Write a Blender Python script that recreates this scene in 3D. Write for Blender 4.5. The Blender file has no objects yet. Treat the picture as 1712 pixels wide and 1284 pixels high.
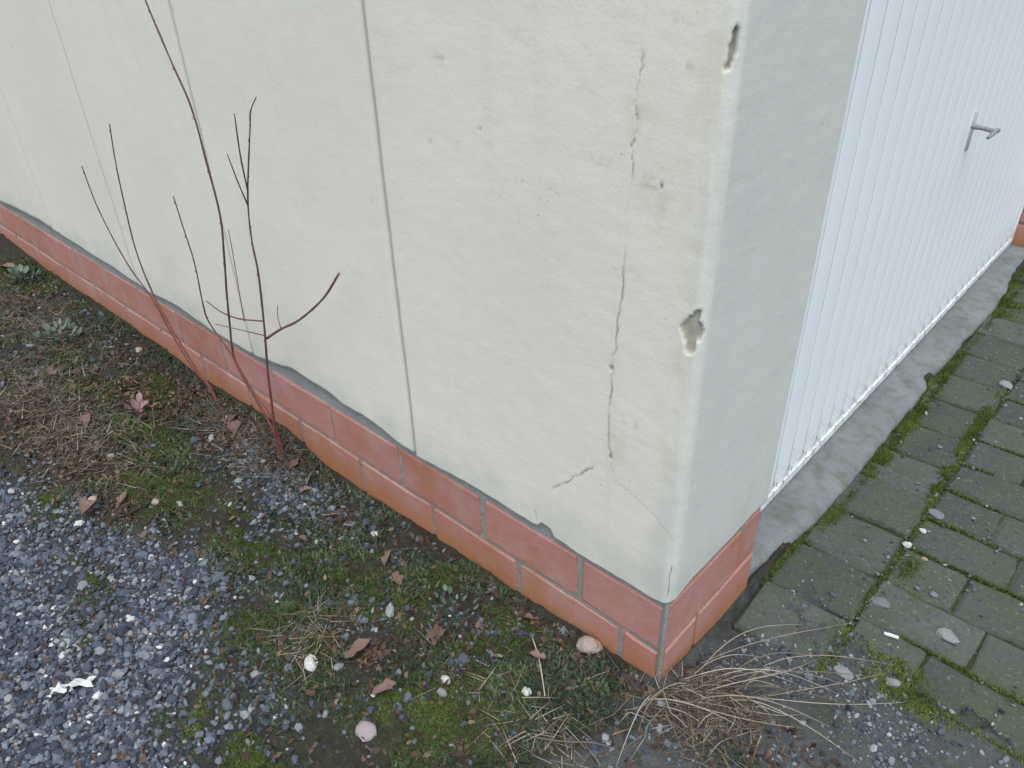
import bpy, math, random
import numpy as np
from mathutils import Matrix, Vector

# ------------------------------------------------------------------ camera, sky, sun, exposure
S = bpy.context.scene
COL = S.collection
cam_d = bpy.data.cameras.new("camera")
cam = bpy.data.objects.new("camera", cam_d); COL.objects.link(cam)
cam_d.sensor_width = 36.0
cam_d.lens = 27.04
cam_d.clip_start = 0.02; cam_d.clip_end = 500.0
_ax = ((0.7364075, -0.3482215, 0.5800394), (0.6760398, 0.4116625, -0.6111499), (-0.0259649, 0.8421851, 0.5385629))
M4 = Matrix.Identity(4)
for _i in range(3):
    for _j in range(3):
        M4[_i][_j] = _ax[_i][_j]
M4.translation = Vector((0.41068, -0.78903, 1.19536))
cam.matrix_world = M4
S.camera = cam

SUN_EL, SUN_AZ = math.radians(66), math.radians(138)      # azimuth clockwise from +Y
W = bpy.data.worlds.new("World"); S.world = W; W.use_nodes = True
wn = W.node_tree; wn.nodes.clear()
sky = wn.nodes.new("ShaderNodeTexSky"); sky.sky_type = 'NISHITA'; sky.sun_disc = False
sky.sun_elevation = SUN_EL; sky.sun_rotation = SUN_AZ
sky.air_density = 1.0; sky.dust_density = 3.0; sky.ozone_density = 1.0
hs = wn.nodes.new("ShaderNodeHueSaturation"); hs.inputs["Saturation"].default_value = 0.58
bg = wn.nodes.new("ShaderNodeBackground"); bg.inputs["Strength"].default_value = 0.15
wo = wn.nodes.new("ShaderNodeOutputWorld")
wn.links.new(sky.outputs[0], hs.inputs["Color"]); tint = wn.nodes.new("ShaderNodeMix"); tint.data_type = 'RGBA'; tint.blend_type = 'MULTIPLY'; tint.inputs[0].default_value = 1.0
tint.inputs[7].default_value = (0.965, 1.0, 0.985, 1.0)
wn.links.new(hs.outputs[0], tint.inputs[6]); wn.links.new(tint.outputs[2], bg.inputs[0]); wn.links.new(bg.outputs[0], wo.inputs[0])

sun_d = bpy.data.lights.new("sun", 'SUN'); sun_d.energy = 0.7; sun_d.angle = math.radians(60); sun_d.color = (1.0, 0.99, 0.94)
sun = bpy.data.objects.new("sun", sun_d); COL.objects.link(sun)
_sd = Vector((math.sin(SUN_AZ) * math.cos(SUN_EL), math.cos(SUN_AZ) * math.cos(SUN_EL), math.sin(SUN_EL)))
sun.rotation_euler = (-_sd).to_track_quat('-Z', 'Y').to_euler(); sun.location = (0, -3, 6)

S.view_settings.view_transform = 'Standard'; S.view_settings.look = 'None'
S.view_settings.exposure = 0.84; S.view_settings.gamma = 1.0; S.view_settings.use_curve_mapping = False
S.render.engine = 'CYCLES'; S.cycles.max_bounces = 6; S.cycles.use_denoising = True

# ------------------------------------------------------------------ helpers
RNG = np.random.default_rng(7)
random.seed(7)


def _hash(ix, iy, seed):
    h = (ix.astype(np.int64) * 374761393 + iy.astype(np.int64) * 668265263 + seed * 974711) & 0xffffffff
    h = ((h ^ (h >> 13)) * 1274126177) & 0xffffffff
    return ((h ^ (h >> 16)) & 0xffff) / 65535.0


def vnoise(x, y, seed=0):
    x = np.asarray(x, float); y = np.asarray(y, float)
    ix = np.floor(x); iy = np.floor(y); fx = x - ix; fy = y - iy
    fx = fx * fx * (3 - 2 * fx); fy = fy * fy * (3 - 2 * fy)
    a = _hash(ix, iy, seed); b = _hash(ix + 1, iy, seed); c = _hash(ix, iy + 1, seed); d = _hash(ix + 1, iy + 1, seed)
    return (a * (1 - fx) + b * fx) * (1 - fy) + (c * (1 - fx) + d * fx) * fy


def fbm(x, y, seed=0, octaves=4):
    s = 0.0; a = 0.5
    for o in range(octaves):
        s = s + a * vnoise(np.asarray(x) * 2 ** o, np.asarray(y) * 2 ** o, seed + o * 17); a *= 0.5
    return s / (1 - 0.5 ** octaves)


def sstep(a, b, x):
    t = np.clip((np.asarray(x, float) - a) / (b - a), 0, 1)
    return t * t * (3 - 2 * t)


def raw_mesh(name, V, F, smooth=False, attrs=None):
    """V (n,3), F (m,k) with k 3 or 4."""
    V = np.asarray(V, np.float32); F = np.asarray(F, np.int32)
    me = bpy.data.meshes.new(name)
    k = F.shape[1]
    me.vertices.add(len(V)); me.vertices.foreach_set("co", V.ravel())
    me.loops.add(F.size); me.loops.foreach_set("vertex_index", F.ravel())
    me.polygons.add(len(F))
    me.polygons.foreach_set("loop_start", np.arange(0, F.size, k, dtype=np.int32))
    me.polygons.foreach_set("loop_total", np.full(len(F), k, np.int32))
    me.polygons.foreach_set("use_smooth", np.full(len(F), bool(smooth)))
    for an, av in (attrs or {}).items():
        at = me.attributes.new(an, 'FLOAT', 'POINT'); at.data.foreach_set("value", np.asarray(av, np.float32))
    me.update(calc_edges=True)
    return me


def obj(name, me, mat=None, parent=None, loc=None, rot=None, label=None, cat=None, group=None, kind=None):
    o = bpy.data.objects.new(name, me); COL.objects.link(o)
    if mat is not None and me is not None and len(me.materials) == 0:
        me.materials.append(mat)
    if parent is not None: o.parent = parent
    if loc is not None: o.location = loc
    if rot is not None: o.rotation_euler = rot
    for k, v in (("label", label), ("category", cat), ("group", group), ("kind", kind)):
        if v: o[k] = v
    return o


def grid_faces(nr, nc):
    i = np.arange(nr - 1)[:, None] * nc + np.arange(nc - 1)[None, :]
    i = i.ravel()
    return np.stack([i, i + 1, i + nc + 1, i + nc], 1)


class MB:
    def __init__(self): self.v = []; self.f = []
    def box(self, a, b):
        n = len(self.v); x0, y0, z0 = a; x1, y1, z1 = b
        self.v += [(x0, y0, z0), (x1, y0, z0), (x1, y1, z0), (x0, y1, z0), (x0, y0, z1), (x1, y0, z1), (x1, y1, z1), (x0, y1, z1)]
        self.f += [tuple(n + k for k in q) for q in ((0, 3, 2, 1), (4, 5, 6, 7), (0, 1, 5, 4), (1, 2, 6, 5), (2, 3, 7, 6), (3, 0, 4, 7))]
    def mesh(self, name, smooth=False):
        me = bpy.data.meshes.new(name); me.from_pydata(self.v, [], self.f); me.update()
        if smooth: me.polygons.foreach_set("use_smooth", [True] * len(me.polygons))
        return me


def tube_mesh(name, pts, radii, sides=7, cap=True, wob=0.0, smooth=True, refine=4):
    P = np.array(pts, float); Rr = np.array(radii, float)
    if refine > 1 and len(P) > 2:           # Catmull-Rom
        Q = []; q = []
        E = np.vstack([2 * P[0] - P[1], P, 2 * P[-1] - P[-2]])
        for i in range(len(P) - 1):
            p0, p1, p2, p3 = E[i], E[i + 1], E[i + 2], E[i + 3]
            for k in range(refine):
                t = k / refine
                Q.append(0.5 * (2 * p1 + (p2 - p0) * t + (2 * p0 - 5 * p1 + 4 * p2 - p3) * t * t + (3 * p1 - p0 - 3 * p2 + p3) * t ** 3))
                q.append(Rr[i] * (1 - t) + Rr[i + 1] * t)
        Q.append(P[-1]); q.append(Rr[-1]); P = np.array(Q); Rr = np.array(q)
    n = len(P); V = []; T = np.gradient(P, axis=0)
    up = np.array([0.31, 0.83, 0.22])
    for i in range(n):
        t = T[i] / (np.linalg.norm(T[i]) + 1e-9)
        a = np.cross(t, up); a /= np.linalg.norm(a) + 1e-9; b = np.cross(t, a)
        r = Rr[i] * (1 + wob * (random.random() - 0.5))
        for s in range(sides):
            w = 2 * math.pi * s / sides
            V.append(P[i] + r * (math.cos(w) * a + math.sin(w) * b))
    F = []
    for i in range(n - 1):
        for s in range(sides):
            s2 = (s + 1) % sides
            F.append((i * sides + s, i * sides + s2, (i + 1) * sides + s2, (i + 1) * sides + s))
    me = bpy.data.meshes.new(name)
    if cap:
        F.append(tuple(range(sides))[::-1]); F.append(tuple((n - 1) * sides + s for s in range(sides)))
    me.from_pydata([tuple(v) for v in V], [], F); me.update()
    if smooth: me.polygons.foreach_set("use_smooth", [True] * len(me.polygons))
    return me


# ------------------------------------------------------------------ materials
class NT:
    def __init__(self, name, rough=0.85, spec=0.3):
        self.m = bpy.data.materials.new(name); self.m.use_nodes = True
        self.t = self.m.node_tree; self.b = self.t.nodes["Principled BSDF"]
        self.b.inputs["Roughness"].default_value = rough
        self.b.inputs["Specular IOR Level"].default_value = spec
        self._co = None
    def n(self, typ, **kw):
        x = self.t.nodes.new(typ)
        for k, v in kw.items(): setattr(x, k, v)
        return x
    def link(self, a, b): self.t.links.new(a, b)
    def coord(self, scale=(1, 1, 1), kind="Object"):
        if self._co is None: self._co = self.n("ShaderNodeTexCoord")
        if scale == (1, 1, 1): return self._co.outputs[kind]
        mp = self.n("ShaderNodeMapping"); mp.inputs["Scale"].default_value = scale
        self.link(self._co.outputs[kind], mp.inputs["Vector"]); return mp.outputs[0]
    def noise(self, scale, detail=4, rough=0.55, stretch=(1, 1, 1), kind="Object", dist=0.0):
        x = self.n("ShaderNodeTexNoise"); x.inputs["Scale"].default_value = scale
        x.inputs["Detail"].default_value = detail; x.inputs["Roughness"].default_value = rough
        x.inputs["Distortion"].default_value = dist
        self.link(self.coord(stretch, kind), x.inputs["Vector"]); return x.outputs["Fac"]
    def ramp(self, fac, stops, interp='LINEAR'):
        x = self.n("ShaderNodeValToRGB"); e = x.color_ramp.elements; x.color_ramp.interpolation = interp
        while len(e) < len(stops): e.new(0.5)
        for k, (p, c) in enumerate(stops):
            e[k].position = p; e[k].color = (*c, 1) if len(c) == 3 else c
        self.link(fac, x.inputs[0]); return x.outputs[0]
    def mask(self, fac, lo, hi):
        x = self.n("ShaderNodeMapRange"); x.inputs[1].default_value = lo; x.inputs[2].default_value = hi
        x.interpolation_type = 'SMOOTHSTEP'
        self.link(fac, x.inputs[0]); return x.outputs[0]
    def mix(self, fac, a, b, mode='MIX'):
        x = self.n("ShaderNodeMix", data_type='RGBA', blend_type=mode)
        for s, v in ((0, fac), (6, a), (7, b)):
            if isinstance(v, (int, float)): x.inputs[s].default_value = v
            elif isinstance(v, tuple): x.inputs[s].default_value = (*v, 1) if len(v) == 3 else v
            else: self.link(v, x.inputs[s])
        return x.outputs[2]
    def math(self, op, a, b=0.0):
        x = self.n("ShaderNodeMath", operation=op)
        for s, v in ((0, a), (1, b)):
            if isinstance(v, (int, float)): x.inputs[s].default_value = v
            else: self.link(v, x.inputs[s])
        return x.outputs[0]
    def attr(self, name):
        x = self.n("ShaderNodeAttribute"); x.attribute_name = name; return x.outputs["Fac"]
    def rand(self): return self.n("ShaderNodeObjectInfo").outputs["Random"]
    def axis(self, k, kind="Object"):
        x = self.n("ShaderNodeSeparateXYZ"); self.link(self.coord((1, 1, 1), kind), x.inputs[0]); return x.outputs[k]
    def color(self, c):
        if isinstance(c, tuple): self.b.inputs["Base Color"].default_value = (*c, 1)
        else: self.link(c, self.b.inputs["Base Color"])
    def bump(self, h, dist=0.002, strength=1.0):
        x = self.n("ShaderNodeBump"); x.inputs["Distance"].default_value = dist; x.inputs["Strength"].default_value = strength
        self.link(h, x.inputs["Height"]); self.link(x.outputs[0], self.b.inputs["Normal"])


def mat_plaster():
    a = NT("cream_render", 0.9, 0.25)
    big = a.noise(1.3, 4, 0.6); mid = a.noise(7, 5, 0.65); fine = a.noise(90, 4, 0.6)
    c = a.mix(a.mask(big, 0.35, 0.68), (0.70, 0.665, 0.58), (0.655, 0.63, 0.56))
    c = a.mix(a.math('MULTIPLY', a.mask(mid, 0.52, 0.75), 0.35), c, (0.69, 0.65, 0.55))
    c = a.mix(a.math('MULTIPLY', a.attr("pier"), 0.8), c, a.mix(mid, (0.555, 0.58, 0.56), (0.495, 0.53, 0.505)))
    hor = a.noise(14, 5, 0.7, (0.7, 0.7, 4.0))
    c = a.mix(a.math('MULTIPLY', a.mask(hor, 0.54, 0.76), 0.22), c, (0.45, 0.45, 0.41))
    ver = a.noise(5, 4, 0.6, (4.0, 4.0, 0.25))                  # rain runs
    c = a.mix(a.math('MULTIPLY', a.mask(ver, 0.54, 0.78), 0.18), c, (0.48, 0.48, 0.45))
    c = a.mix(a.math('MULTIPLY', a.mask(a.noise(240, 3, 0.7), 0.52, 0.74), 0.22), c, (0.40, 0.395, 0.37))
    vo = a.n("ShaderNodeTexVoronoi"); vo.inputs["Scale"].default_value = 38; a.link(a.coord((1, 1, 1.5)), vo.inputs["Vector"])
    specks = a.math('MULTIPLY', a.mask(vo.outputs["Distance"], 0.12, 0.04), a.mask(a.noise(5, 3), 0.50, 0.64))
    c = a.mix(a.math('MULTIPLY', specks, 0.6), c, (0.25, 0.25, 0.22))
    low = a.mask(a.math('ADD', a.axis(2), a.math('MULTIPLY', a.noise(11, 4), 0.20)), 0.43, 0.27)   # splash-back algae on the skirt
    c = a.mix(a.math('MULTIPLY', low, 0.60), c, (0.43, 0.455, 0.41))
    c = a.mix(a.math('MULTIPLY', a.attr("yellow"), a.mask(a.noise(22, 4), 0.42, 0.62)), c, (0.55, 0.53, 0.41))
    c = a.mix(a.attr("chip"), c, a.mix(a.noise(160, 4, 0.7), (0.20, 0.195, 0.15), (0.38, 0.36, 0.29)))
    c = a.mix(a.attr("crack"), c, (0.09, 0.085, 0.075))
    a.color(c)
    h = a.math('ADD', a.math('MULTIPLY', a.noise(170, 3, 0.6), 0.8), a.math('MULTIPLY', a.noise(60, 4, 0.65, (0.8, 0.8, 1.5)), 0.5))
    a.bump(h, 0.0016, 0.30)
    return a.m


def mat_joint():
    a = NT("joint_filler", 0.95, 0.2)
    a.color(a.mix(a.noise(30, 4), (0.34, 0.345, 0.34), (0.45, 0.455, 0.445))); a.bump(a.noise(200, 3), 0.002, 0.5); return a.m


def mat_mortar():
    a = NT("grey_mortar", 0.95, 0.2)
    c = a.mix(a.noise(18, 5, 0.65), (0.20, 0.212, 0.212), (0.33, 0.34, 0.335))
    c = a.mix(a.mask(a.noise(55, 4), 0.6, 0.75), c, (0.16, 0.165, 0.15))
    dz = a.mask(a.math('ADD', a.axis(2), a.math('MULTIPLY', a.noise(12, 4), 0.10)), 0.20, 0.10)
    c = a.mix(a.math('MULTIPLY', dz, 0.7), c, a.mix(a.noise(40, 4), (0.20, 0.165, 0.135), (0.31, 0.245, 0.205)))
    a.color(c); a.bump(a.math('ADD', a.noise(220, 4), a.noise(40, 3)), 0.004, 0.7); return a.m


def mat_brick():
    a = NT("plinth_brick", 0.72, 0.35)
    r = a.rand()
    c = a.ramp(r, [(0.0, (0.375, 0.150, 0.115)), (0.4, (0.42, 0.190, 0.170)), (0.7, (0.40, 0.175, 0.130)), (1.0, (0.43, 0.205, 0.190))])
    sh = a.n("ShaderNodeVectorMath", operation='ADD'); oi = a.n("ShaderNodeObjectInfo")
    a.link(a.coord(), sh.inputs[0]); a.link(oi.outputs["Location"], sh.inputs[1])
    def nz(s, d=4, rg=0.6):
        x = a.n("ShaderNodeTexNoise"); x.inputs["Scale"].default_value = s; x.inputs["Detail"].default_value = d; x.inputs["Roughness"].default_value = rg
        a.link(sh.outputs[0], x.inputs["Vector"]); return x.outputs["Fac"]
    c = a.mix(a.math('MULTIPLY', a.mask(nz(9), 0.45, 0.7), 0.6), c, (0.36, 0.155, 0.065))
    c = a.mix(a.math('MULTIPLY', a.mask(nz(11, 5), 0.38, 0.74), 0.5), c, (0.41, 0.285, 0.265))       # lime bloom
    c = a.mix(a.math('MULTIPLY', a.mask(nz(60, 4), 0.55, 0.75), 0.28), c, (0.24, 0.11, 0.085))
    low = a.n("ShaderNodeSeparateXYZ"); a.link(sh.outputs[0], low.inputs[0])
    lm = a.mask(a.math('ADD', low.outputs[2], a.math('MULTIPLY', nz(14), 0.07)), 0.10, 0.03)       # earth splashed up from the soil
    c = a.mix(a.math('MULTIPLY', lm, 0.75), c, (0.36, 0.150, 0.055))
    a.color(c)
    a.bump(a.math('ADD', nz(35, 3), a.math('ADD', nz(260, 4), a.mask(nz(90, 3), .62, .7))), 0.0028, 0.4); return a.m


def mat_door():
    a = NT("white_door_paint", 0.38, 0.45)
    z = a.axis(2)
    dn = a.noise(34, 5, 0.7, (1, 1, 0.55)); rn = a.noise(95, 4, 0.7, (1, 1, 0.5))
    zone = a.mask(a.math('ADD', z, a.math('MULTIPLY', a.noise(9, 3), 0.16)), 0.21, 0.09)
    c = a.mix(a.mask(a.noise(2.2, 3), 0.3, 0.7), (0.82, 0.865, 0.90), (0.79, 0.84, 0.885))
    c = a.mix(a.math('MULTIPLY', a.attr("groove"), a.mask(a.noise(3, 3, .6, (1, 1, .3)), .25, .6)), c, (0.42, 0.47, 0.53))  # rib grooves painted greyer to stand in for their shade
    c = a.mix(a.math('MULTIPLY', zone, a.math('MULTIPLY', a.mask(dn, 0.42, 0.58), 0.6)), c, (0.46, 0.47, 0.43))
    c = a.mix(a.math('MULTIPLY', zone, a.math('MULTIPLY', a.mask(rn, 0.54, 0.61), 0.85)), c, (0.16, 0.15, 0.14))
    a.color(c); a.bump(a.noise(6, 2), 0.004, 0.25); return a.m


def mat_simple(name, lo, hi, scale=30, rough=0.8, spec=0.3, bump=0.0, bscale=120, metallic=0.0):
    a = NT(name, rough, spec); a.color(a.mix(a.noise(scale, 4), lo, hi))
    a.b.inputs["Metallic"].default_value = metallic
    if bump: a.bump(a.noise(bscale, 4), bump, 0.6)
    return a.m


def mat_tone(name, stops, rough=0.85, spec=0.25, fine=0.0, trans=0.0):
    a = NT(name, rough, spec); c = a.ramp(a.attr("tone"), stops)
    if fine: c = a.mix(a.math('MULTIPLY', a.noise(fine, 3), 0.5), c, (0.02, 0.02, 0.015))
    a.color(c)
    return a.m


def mat_ground():
    a = NT("soil", 0.95, 0.2)
    n1 = a.noise(9, 6, 0.7); n2 = a.noise(70, 5, 0.7); n3 = a.noise(240, 4, 0.7)
    soil = a.mix(n1, (0.016, 0.017, 0.012), (0.048, 0.045, 0.033))
    soil = a.mix(a.mask(n2, 0.5, 0.7), soil, (0.066, 0.064, 0.054))
    grav = a.mix(n2, (0.022, 0.028, 0.04), (0.075, 0.09, 0.115))
    c = a.mix(a.attr("gravel"), soil, grav)
    c = a.mix(a.math('MULTIPLY', a.attr("moss"), a.mask(n2, 0.30, 0.6)), c, a.mix(n3, (0.025, 0.040, 0.010), (0.085, 0.115, 0.03)))
    c = a.mix(a.math('MULTIPLY', a.attr("brown"), a.mask(n2, 0.35, 0.65)), c, a.mix(n3, (0.022, 0.015, 0.010), (0.08, 0.057, 0.038)))
    dc = a.mix(n2, (0.030, 0.034, 0.034), (0.125, 0.133, 0.135)); dc = a.mix(a.math("MULTIPLY", a.mask(n1, .5, .66), .6), dc, (0.045, 0.055, 0.028))
    c = a.mix(a.attr("dirt"), c, dc)
    a.color(c); a.bump(a.math('ADD', n2, a.math('MULTIPLY', n3, 0.6)), 0.006, 0.9); return a.m


def mat_paver():
    a = NT("concrete_paver", 0.92, 0.25)
    sh = a.n("ShaderNodeVectorMath", operation='ADD'); oi = a.n("ShaderNodeObjectInfo")
    a.link(a.coord(), sh.inputs[0]); a.link(oi.outputs["Location"], sh.inputs[1])
    def nz(s, d=4, rg=0.6):
        x = a.n("ShaderNodeTexNoise"); x.inputs["Scale"].default_value = s; x.inputs["Detail"].default_value = d; x.inputs["Roughness"].default_value = rg
        a.link(sh.outputs[0], x.inputs["Vector"]); return x.outputs["Fac"]
    base = a.mix(a.rand(), (0.050, 0.063, 0.056), (0.094, 0.104, 0.096))
    c = a.mix(a.mask(nz(7, 5), 0.38, 0.66), base, (0.066, 0.084, 0.055))
    c = a.mix(a.math('MULTIPLY', a.mask(nz(22, 5), 0.5, 0.72), 0.6), c, (0.052, 0.072, 0.038))
    c = a.mix(a.math('MULTIPLY', a.mask(nz(120, 4, 0.7), 0.55, 0.72), 0.6), c, (0.20, 0.21, 0.20))
    c = a.mix(a.math('MULTIPLY', a.mask(nz(90, 4, 0.7), 0.55, 0.68), 0.7), c, (0.035, 0.04, 0.032))
    a.color(c); a.bump(a.math('ADD', nz(300, 4), nz(60, 3)), 0.003, 0.7); return a.m


def mat_concrete():
    a = NT("threshold_concrete", 0.9, 0.3)
    c = a.mix(a.noise(5, 5, 0.65), (0.115, 0.135, 0.140), (0.255, 0.272, 0.278))
    c = a.mix(a.math('MULTIPLY', a.mask(a.noise(22, 6, 0.75), 0.44, 0.66), 0.6), c, (0.10, 0.122, 0.098))
    c = a.mix(a.math('MULTIPLY', a.mask(a.noise(150, 4), 0.58, 0.72), 0.6), c, (0.30, 0.31, 0.30))
    c = a.mix(a.math('MULTIPLY', a.mask(a.noise(12, 5), 0.5, 0.66), 0.5), c, (0.10, 0.118, 0.085))
    a.color(c); a.bump(a.math('ADD', a.noise(230, 4), a.noise(35, 4)), 0.004, 0.7); return a.m


PLASTER = mat_plaster(); JOINT = mat_joint(); MORTAR = mat_mortar(); BRICK = mat_brick(); DOOR = mat_door()
GROUND = mat_ground(); PAVER = mat_paver(); CONC = mat_concrete()
ROOFM = mat_simple("roof_felt", (0.06, 0.06, 0.06), (0.1, 0.1, 0.1))
METAL = mat_simple("grey_handle", (0.17, 0.18, 0.19), (0.26, 0.27, 0.28), 60, 0.45, 0.5)
PLATE = mat_simple("handle_plate_paint", (0.33, 0.35, 0.37), (0.42, 0.44, 0.46), 60, 0.5, 0.5)
BARK = NT("sapling_bark", 0.7, 0.35)
_bz = BARK.n("ShaderNodeNewGeometry"); _bs = BARK.n("ShaderNodeSeparateXYZ"); BARK.link(_bz.outputs["Position"], _bs.inputs[0])
BARK.color(BARK.mix(BARK.mask(_bs.outputs[2], 0.62, 0.08), BARK.mix(BARK.noise(120, 3), (0.095, 0.052, 0.052), (0.17, 0.10, 0.095)), BARK.mix(BARK.noise(90, 3), (0.14, 0.040, 0.038), (0.21, 0.085, 0.07))))
BARK = BARK.m
GRAVEL = mat_tone("gravel_stone", [(0, (0.020, 0.027, 0.045)), (0.35, (0.066, 0.086, 0.128)), (0.65, (0.170, 0.200, 0.250)), (0.85, (0.32, 0.34, 0.35)), (0.95, (0.46, 0.46, 0.45)), (1.0, (0.7, 0.7, 0.7))], 0.8, 0.35, 180)
MOSSM = mat_tone("moss_green", [(0, (0.018, 0.032, 0.010)), (0.35, (0.050, 0.082, 0.020)), (0.7, (0.105, 0.140, 0.034)), (1, (0.17, 0.19, 0.065))], 0.9, 0.15)
GRASSM = mat_tone("low_weed_green", [(0, (0.012, 0.023, 0.011)), (0.5, (0.034, 0.060, 0.028)), (1, (0.095, 0.125, 0.068))], 0.7, 0.3)
LITTERM = mat_tone("leaf_litter_brown", [(0, (0.025, 0.016, 0.012)), (0.4, (0.062, 0.038, 0.028)), (0.75, (0.125, 0.082, 0.06)), (1, (0.22, 0.17, 0.13))], 0.85, 0.25)
STRAWM = mat_tone("dry_straw", [(0, (0.04, 0.029, 0.02)), (0.5, (0.115, 0.092, 0.066)), (1, (0.32, 0.28, 0.22))], 0.75, 0.3)
STRAW1 = NT("dry_straw_blade", 0.75, 0.3); STRAW1.color(STRAW1.mix(STRAW1.noise(25, 3), STRAW1.ramp(STRAW1.rand(), [(0, (0.07, 0.05, 0.035)), (.4, (0.19, 0.15, 0.10)), (1, (0.40, 0.36, 0.29))]), STRAW1.ramp(STRAW1.rand(), [(0, (0.12, 0.09, 0.065)), (.4, (0.30, 0.25, 0.18)), (1, (0.50, 0.46, 0.39))]))); STRAW1 = STRAW1.m
LEAFM = NT("dead_leaf", 0.7, 0.35)
LEAFM.color(LEAFM.mix(LEAFM.rand(), LEAFM.mix(LEAFM.noise(60, 4), (0.075, 0.045, 0.035), (0.17, 0.105, 0.08)), LEAFM.mix(LEAFM.noise(80, 4), (0.12, 0.075, 0.06), (0.25, 0.175, 0.145))))
LEAFM = LEAFM.m
WEEDM = NT("weed_leaf", 0.6, 0.4); WEEDM.color(WEEDM.mix(WEEDM.rand(), (0.055, 0.095, 0.065), (0.13, 0.18, 0.14))); WEEDM = WEEDM.m
REDM = NT("reddish_weed_leaf", 0.6, 0.4); REDM.color(REDM.mix(REDM.rand(), (0.15, 0.055, 0.06), (0.30, 0.20, 0.21))); REDM = REDM.m
STONE_MATS = {k: mat_simple("stone_" + k, lo, hi, 50, 0.75, 0.35, 0.002, 150) for k, lo, hi in (
    ("white", (0.42, 0.43, 0.41), (0.64, 0.65, 0.63)), ("pink", (0.30, 0.25, 0.26), (0.40, 0.34, 0.35)),
    ("grey", (0.17, 0.18, 0.18), (0.31, 0.32, 0.32)), ("tan", (0.30, 0.24, 0.20), (0.42, 0.35, 0.30)), ("blue", (0.12, 0.14, 0.155), (0.19, 0.21, 0.225)))}
PAPER = mat_simple("white_paper", (0.50, 0.51, 0.52), (0.66, 0.67, 0.68), 60, 0.8)

# ------------------------------------------------------------------ ground sheet
def blob(x, y, lst):
    m = 0.0
    for cx, cy, rx, ry, w in lst:
        m = np.maximum(m, w * np.exp(-((x - cx) / rx) ** 2 - ((y - cy) / ry) ** 2))
    return m


MOSS_B = [(-0.62, -0.36, .10, .07, 1), (-1.03, -0.575, .10, .05, 1), (-0.89, -0.63, .06, .05, .8), (-0.575, -0.575, .09, .06, 1), (-1.34, -0.55, .08, .05, .9),
          (-0.46, -0.06, .07, .05, .9), (-2.83, -0.09, .25, .07, .8), (-0.43, -0.56, .10, .07, .9), (-2.18, -0.34, .12, .06, .7), (-0.42, -0.14, .16, .07, .7),
          (-0.62, -0.2, .16, .08, .6), (-0.25, -0.07, .14, .05, .6), (-0.28, -0.33, .14, .08, .65), (-0.75, -0.45, .1, .05, .6), (-1.5, -0.28, .25, .08, .8), (-1.2, -.33, .2, .07, .7), (-2.0, -.25, .3, .08, .7), (-.9, -.3, .15, .07, .7), (-1.62, -.12, .12, .04, .7), (-.2, -.2, .12, .06, .6)]
BROWN_B = [(-1.73, -0.38, .33, .10, 1), (-1.40, -0.09, .30, .07, 1), (-1.80, -0.17, .35, .08, .8), (-1.15, -0.09, .12, .05, .9), (-2.5, -.2, .4, .1, .7), (-0.46, -0.28, .09, .04, .8),
           (-1.24, -0.44, .10, .035, .8), (-0.37, -0.19, .06, .05, .8), (-.56, -.36, .05, .05, .6), (-0.85, -0.1, .12, .05, .35), (-.3, -.03, .25, .03, .5), (0.08, 0.03, .12, .08, 1), (-1.15, -.06, .22, .05, 1)]


def gravel_mask(x, y):
    n = fbm(x * 5, y * 5, 3) - 0.5
    m = sstep(-0.34, -0.52, y + 0.28 * n + 0.24 * np.clip((-1.0 - x) / .7, 0, 3) + 0.05 * sstep(-0.6, -0.2, x)) * sstep(-0.30, -0.62, x + 0.3 * n)
    m = np.maximum(m, 0.9 * np.exp(-((x + 1.0) / .17) ** 2 - ((y + 0.12) / .06) ** 2))
    m = np.maximum(m, 0.20 * sstep(0.48, 0.66, fbm(x * 9, y * 9, 8)) * sstep(-1.5, -1.0, x))
    return np.clip(m * (1 - 0.75 * blob(x, y, [b for b in MOSS_B if b[4] >= .9])), 0, 1) * sstep(0.15, -0.05, x)


def moss_mask(x, y):
    return np.clip(blob(x, y, MOSS_B) * sstep(0.33, 0.55, fbm(x * 14, y * 14, 21)) * 1.3 + 0.15 * sstep(.5, .7, fbm(x * 8, y * 8, 22)), 0, 1) * sstep(0.2, 0.0, x)


def brown_mask(x, y):
    return np.clip(blob(x, y, BROWN_B) * sstep(0.3, 0.52, fbm(x * 12, y * 12, 31)) * 1.3, 0, 1)


def dirt_mask(x, y):            # trampled grey earth washed over the paving beside the corner
    n = 0.16 * (fbm(x * 9, y * 9, 41) - 0.5) + 0.07 * (fbm(x * 45, y * 45, 42) - 0.5)
    return sstep(-0.05, 0.02, x + n) * sstep(0.43, 0.33, y + 1.1 * n + 0.16 * np.clip(x - .2, 0, 9) - .05 * np.exp(-((x - .06) / .06) ** 2))


_zl = [(-8, 0.0), (-3.3, 0.03), (-2.9, 0.0), (-1.87, 0.005), (-1.62, -0.02), (-1.31, 0.004), (-1.16, 0.012), (-1.01, -0.028), (-0.64, -0.019), (-0.3, -0.012), (-0.19, 0.003), (0, 0.0), (0.1, -0.012), (0.3, -0.025), (8, -0.03)]


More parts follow.
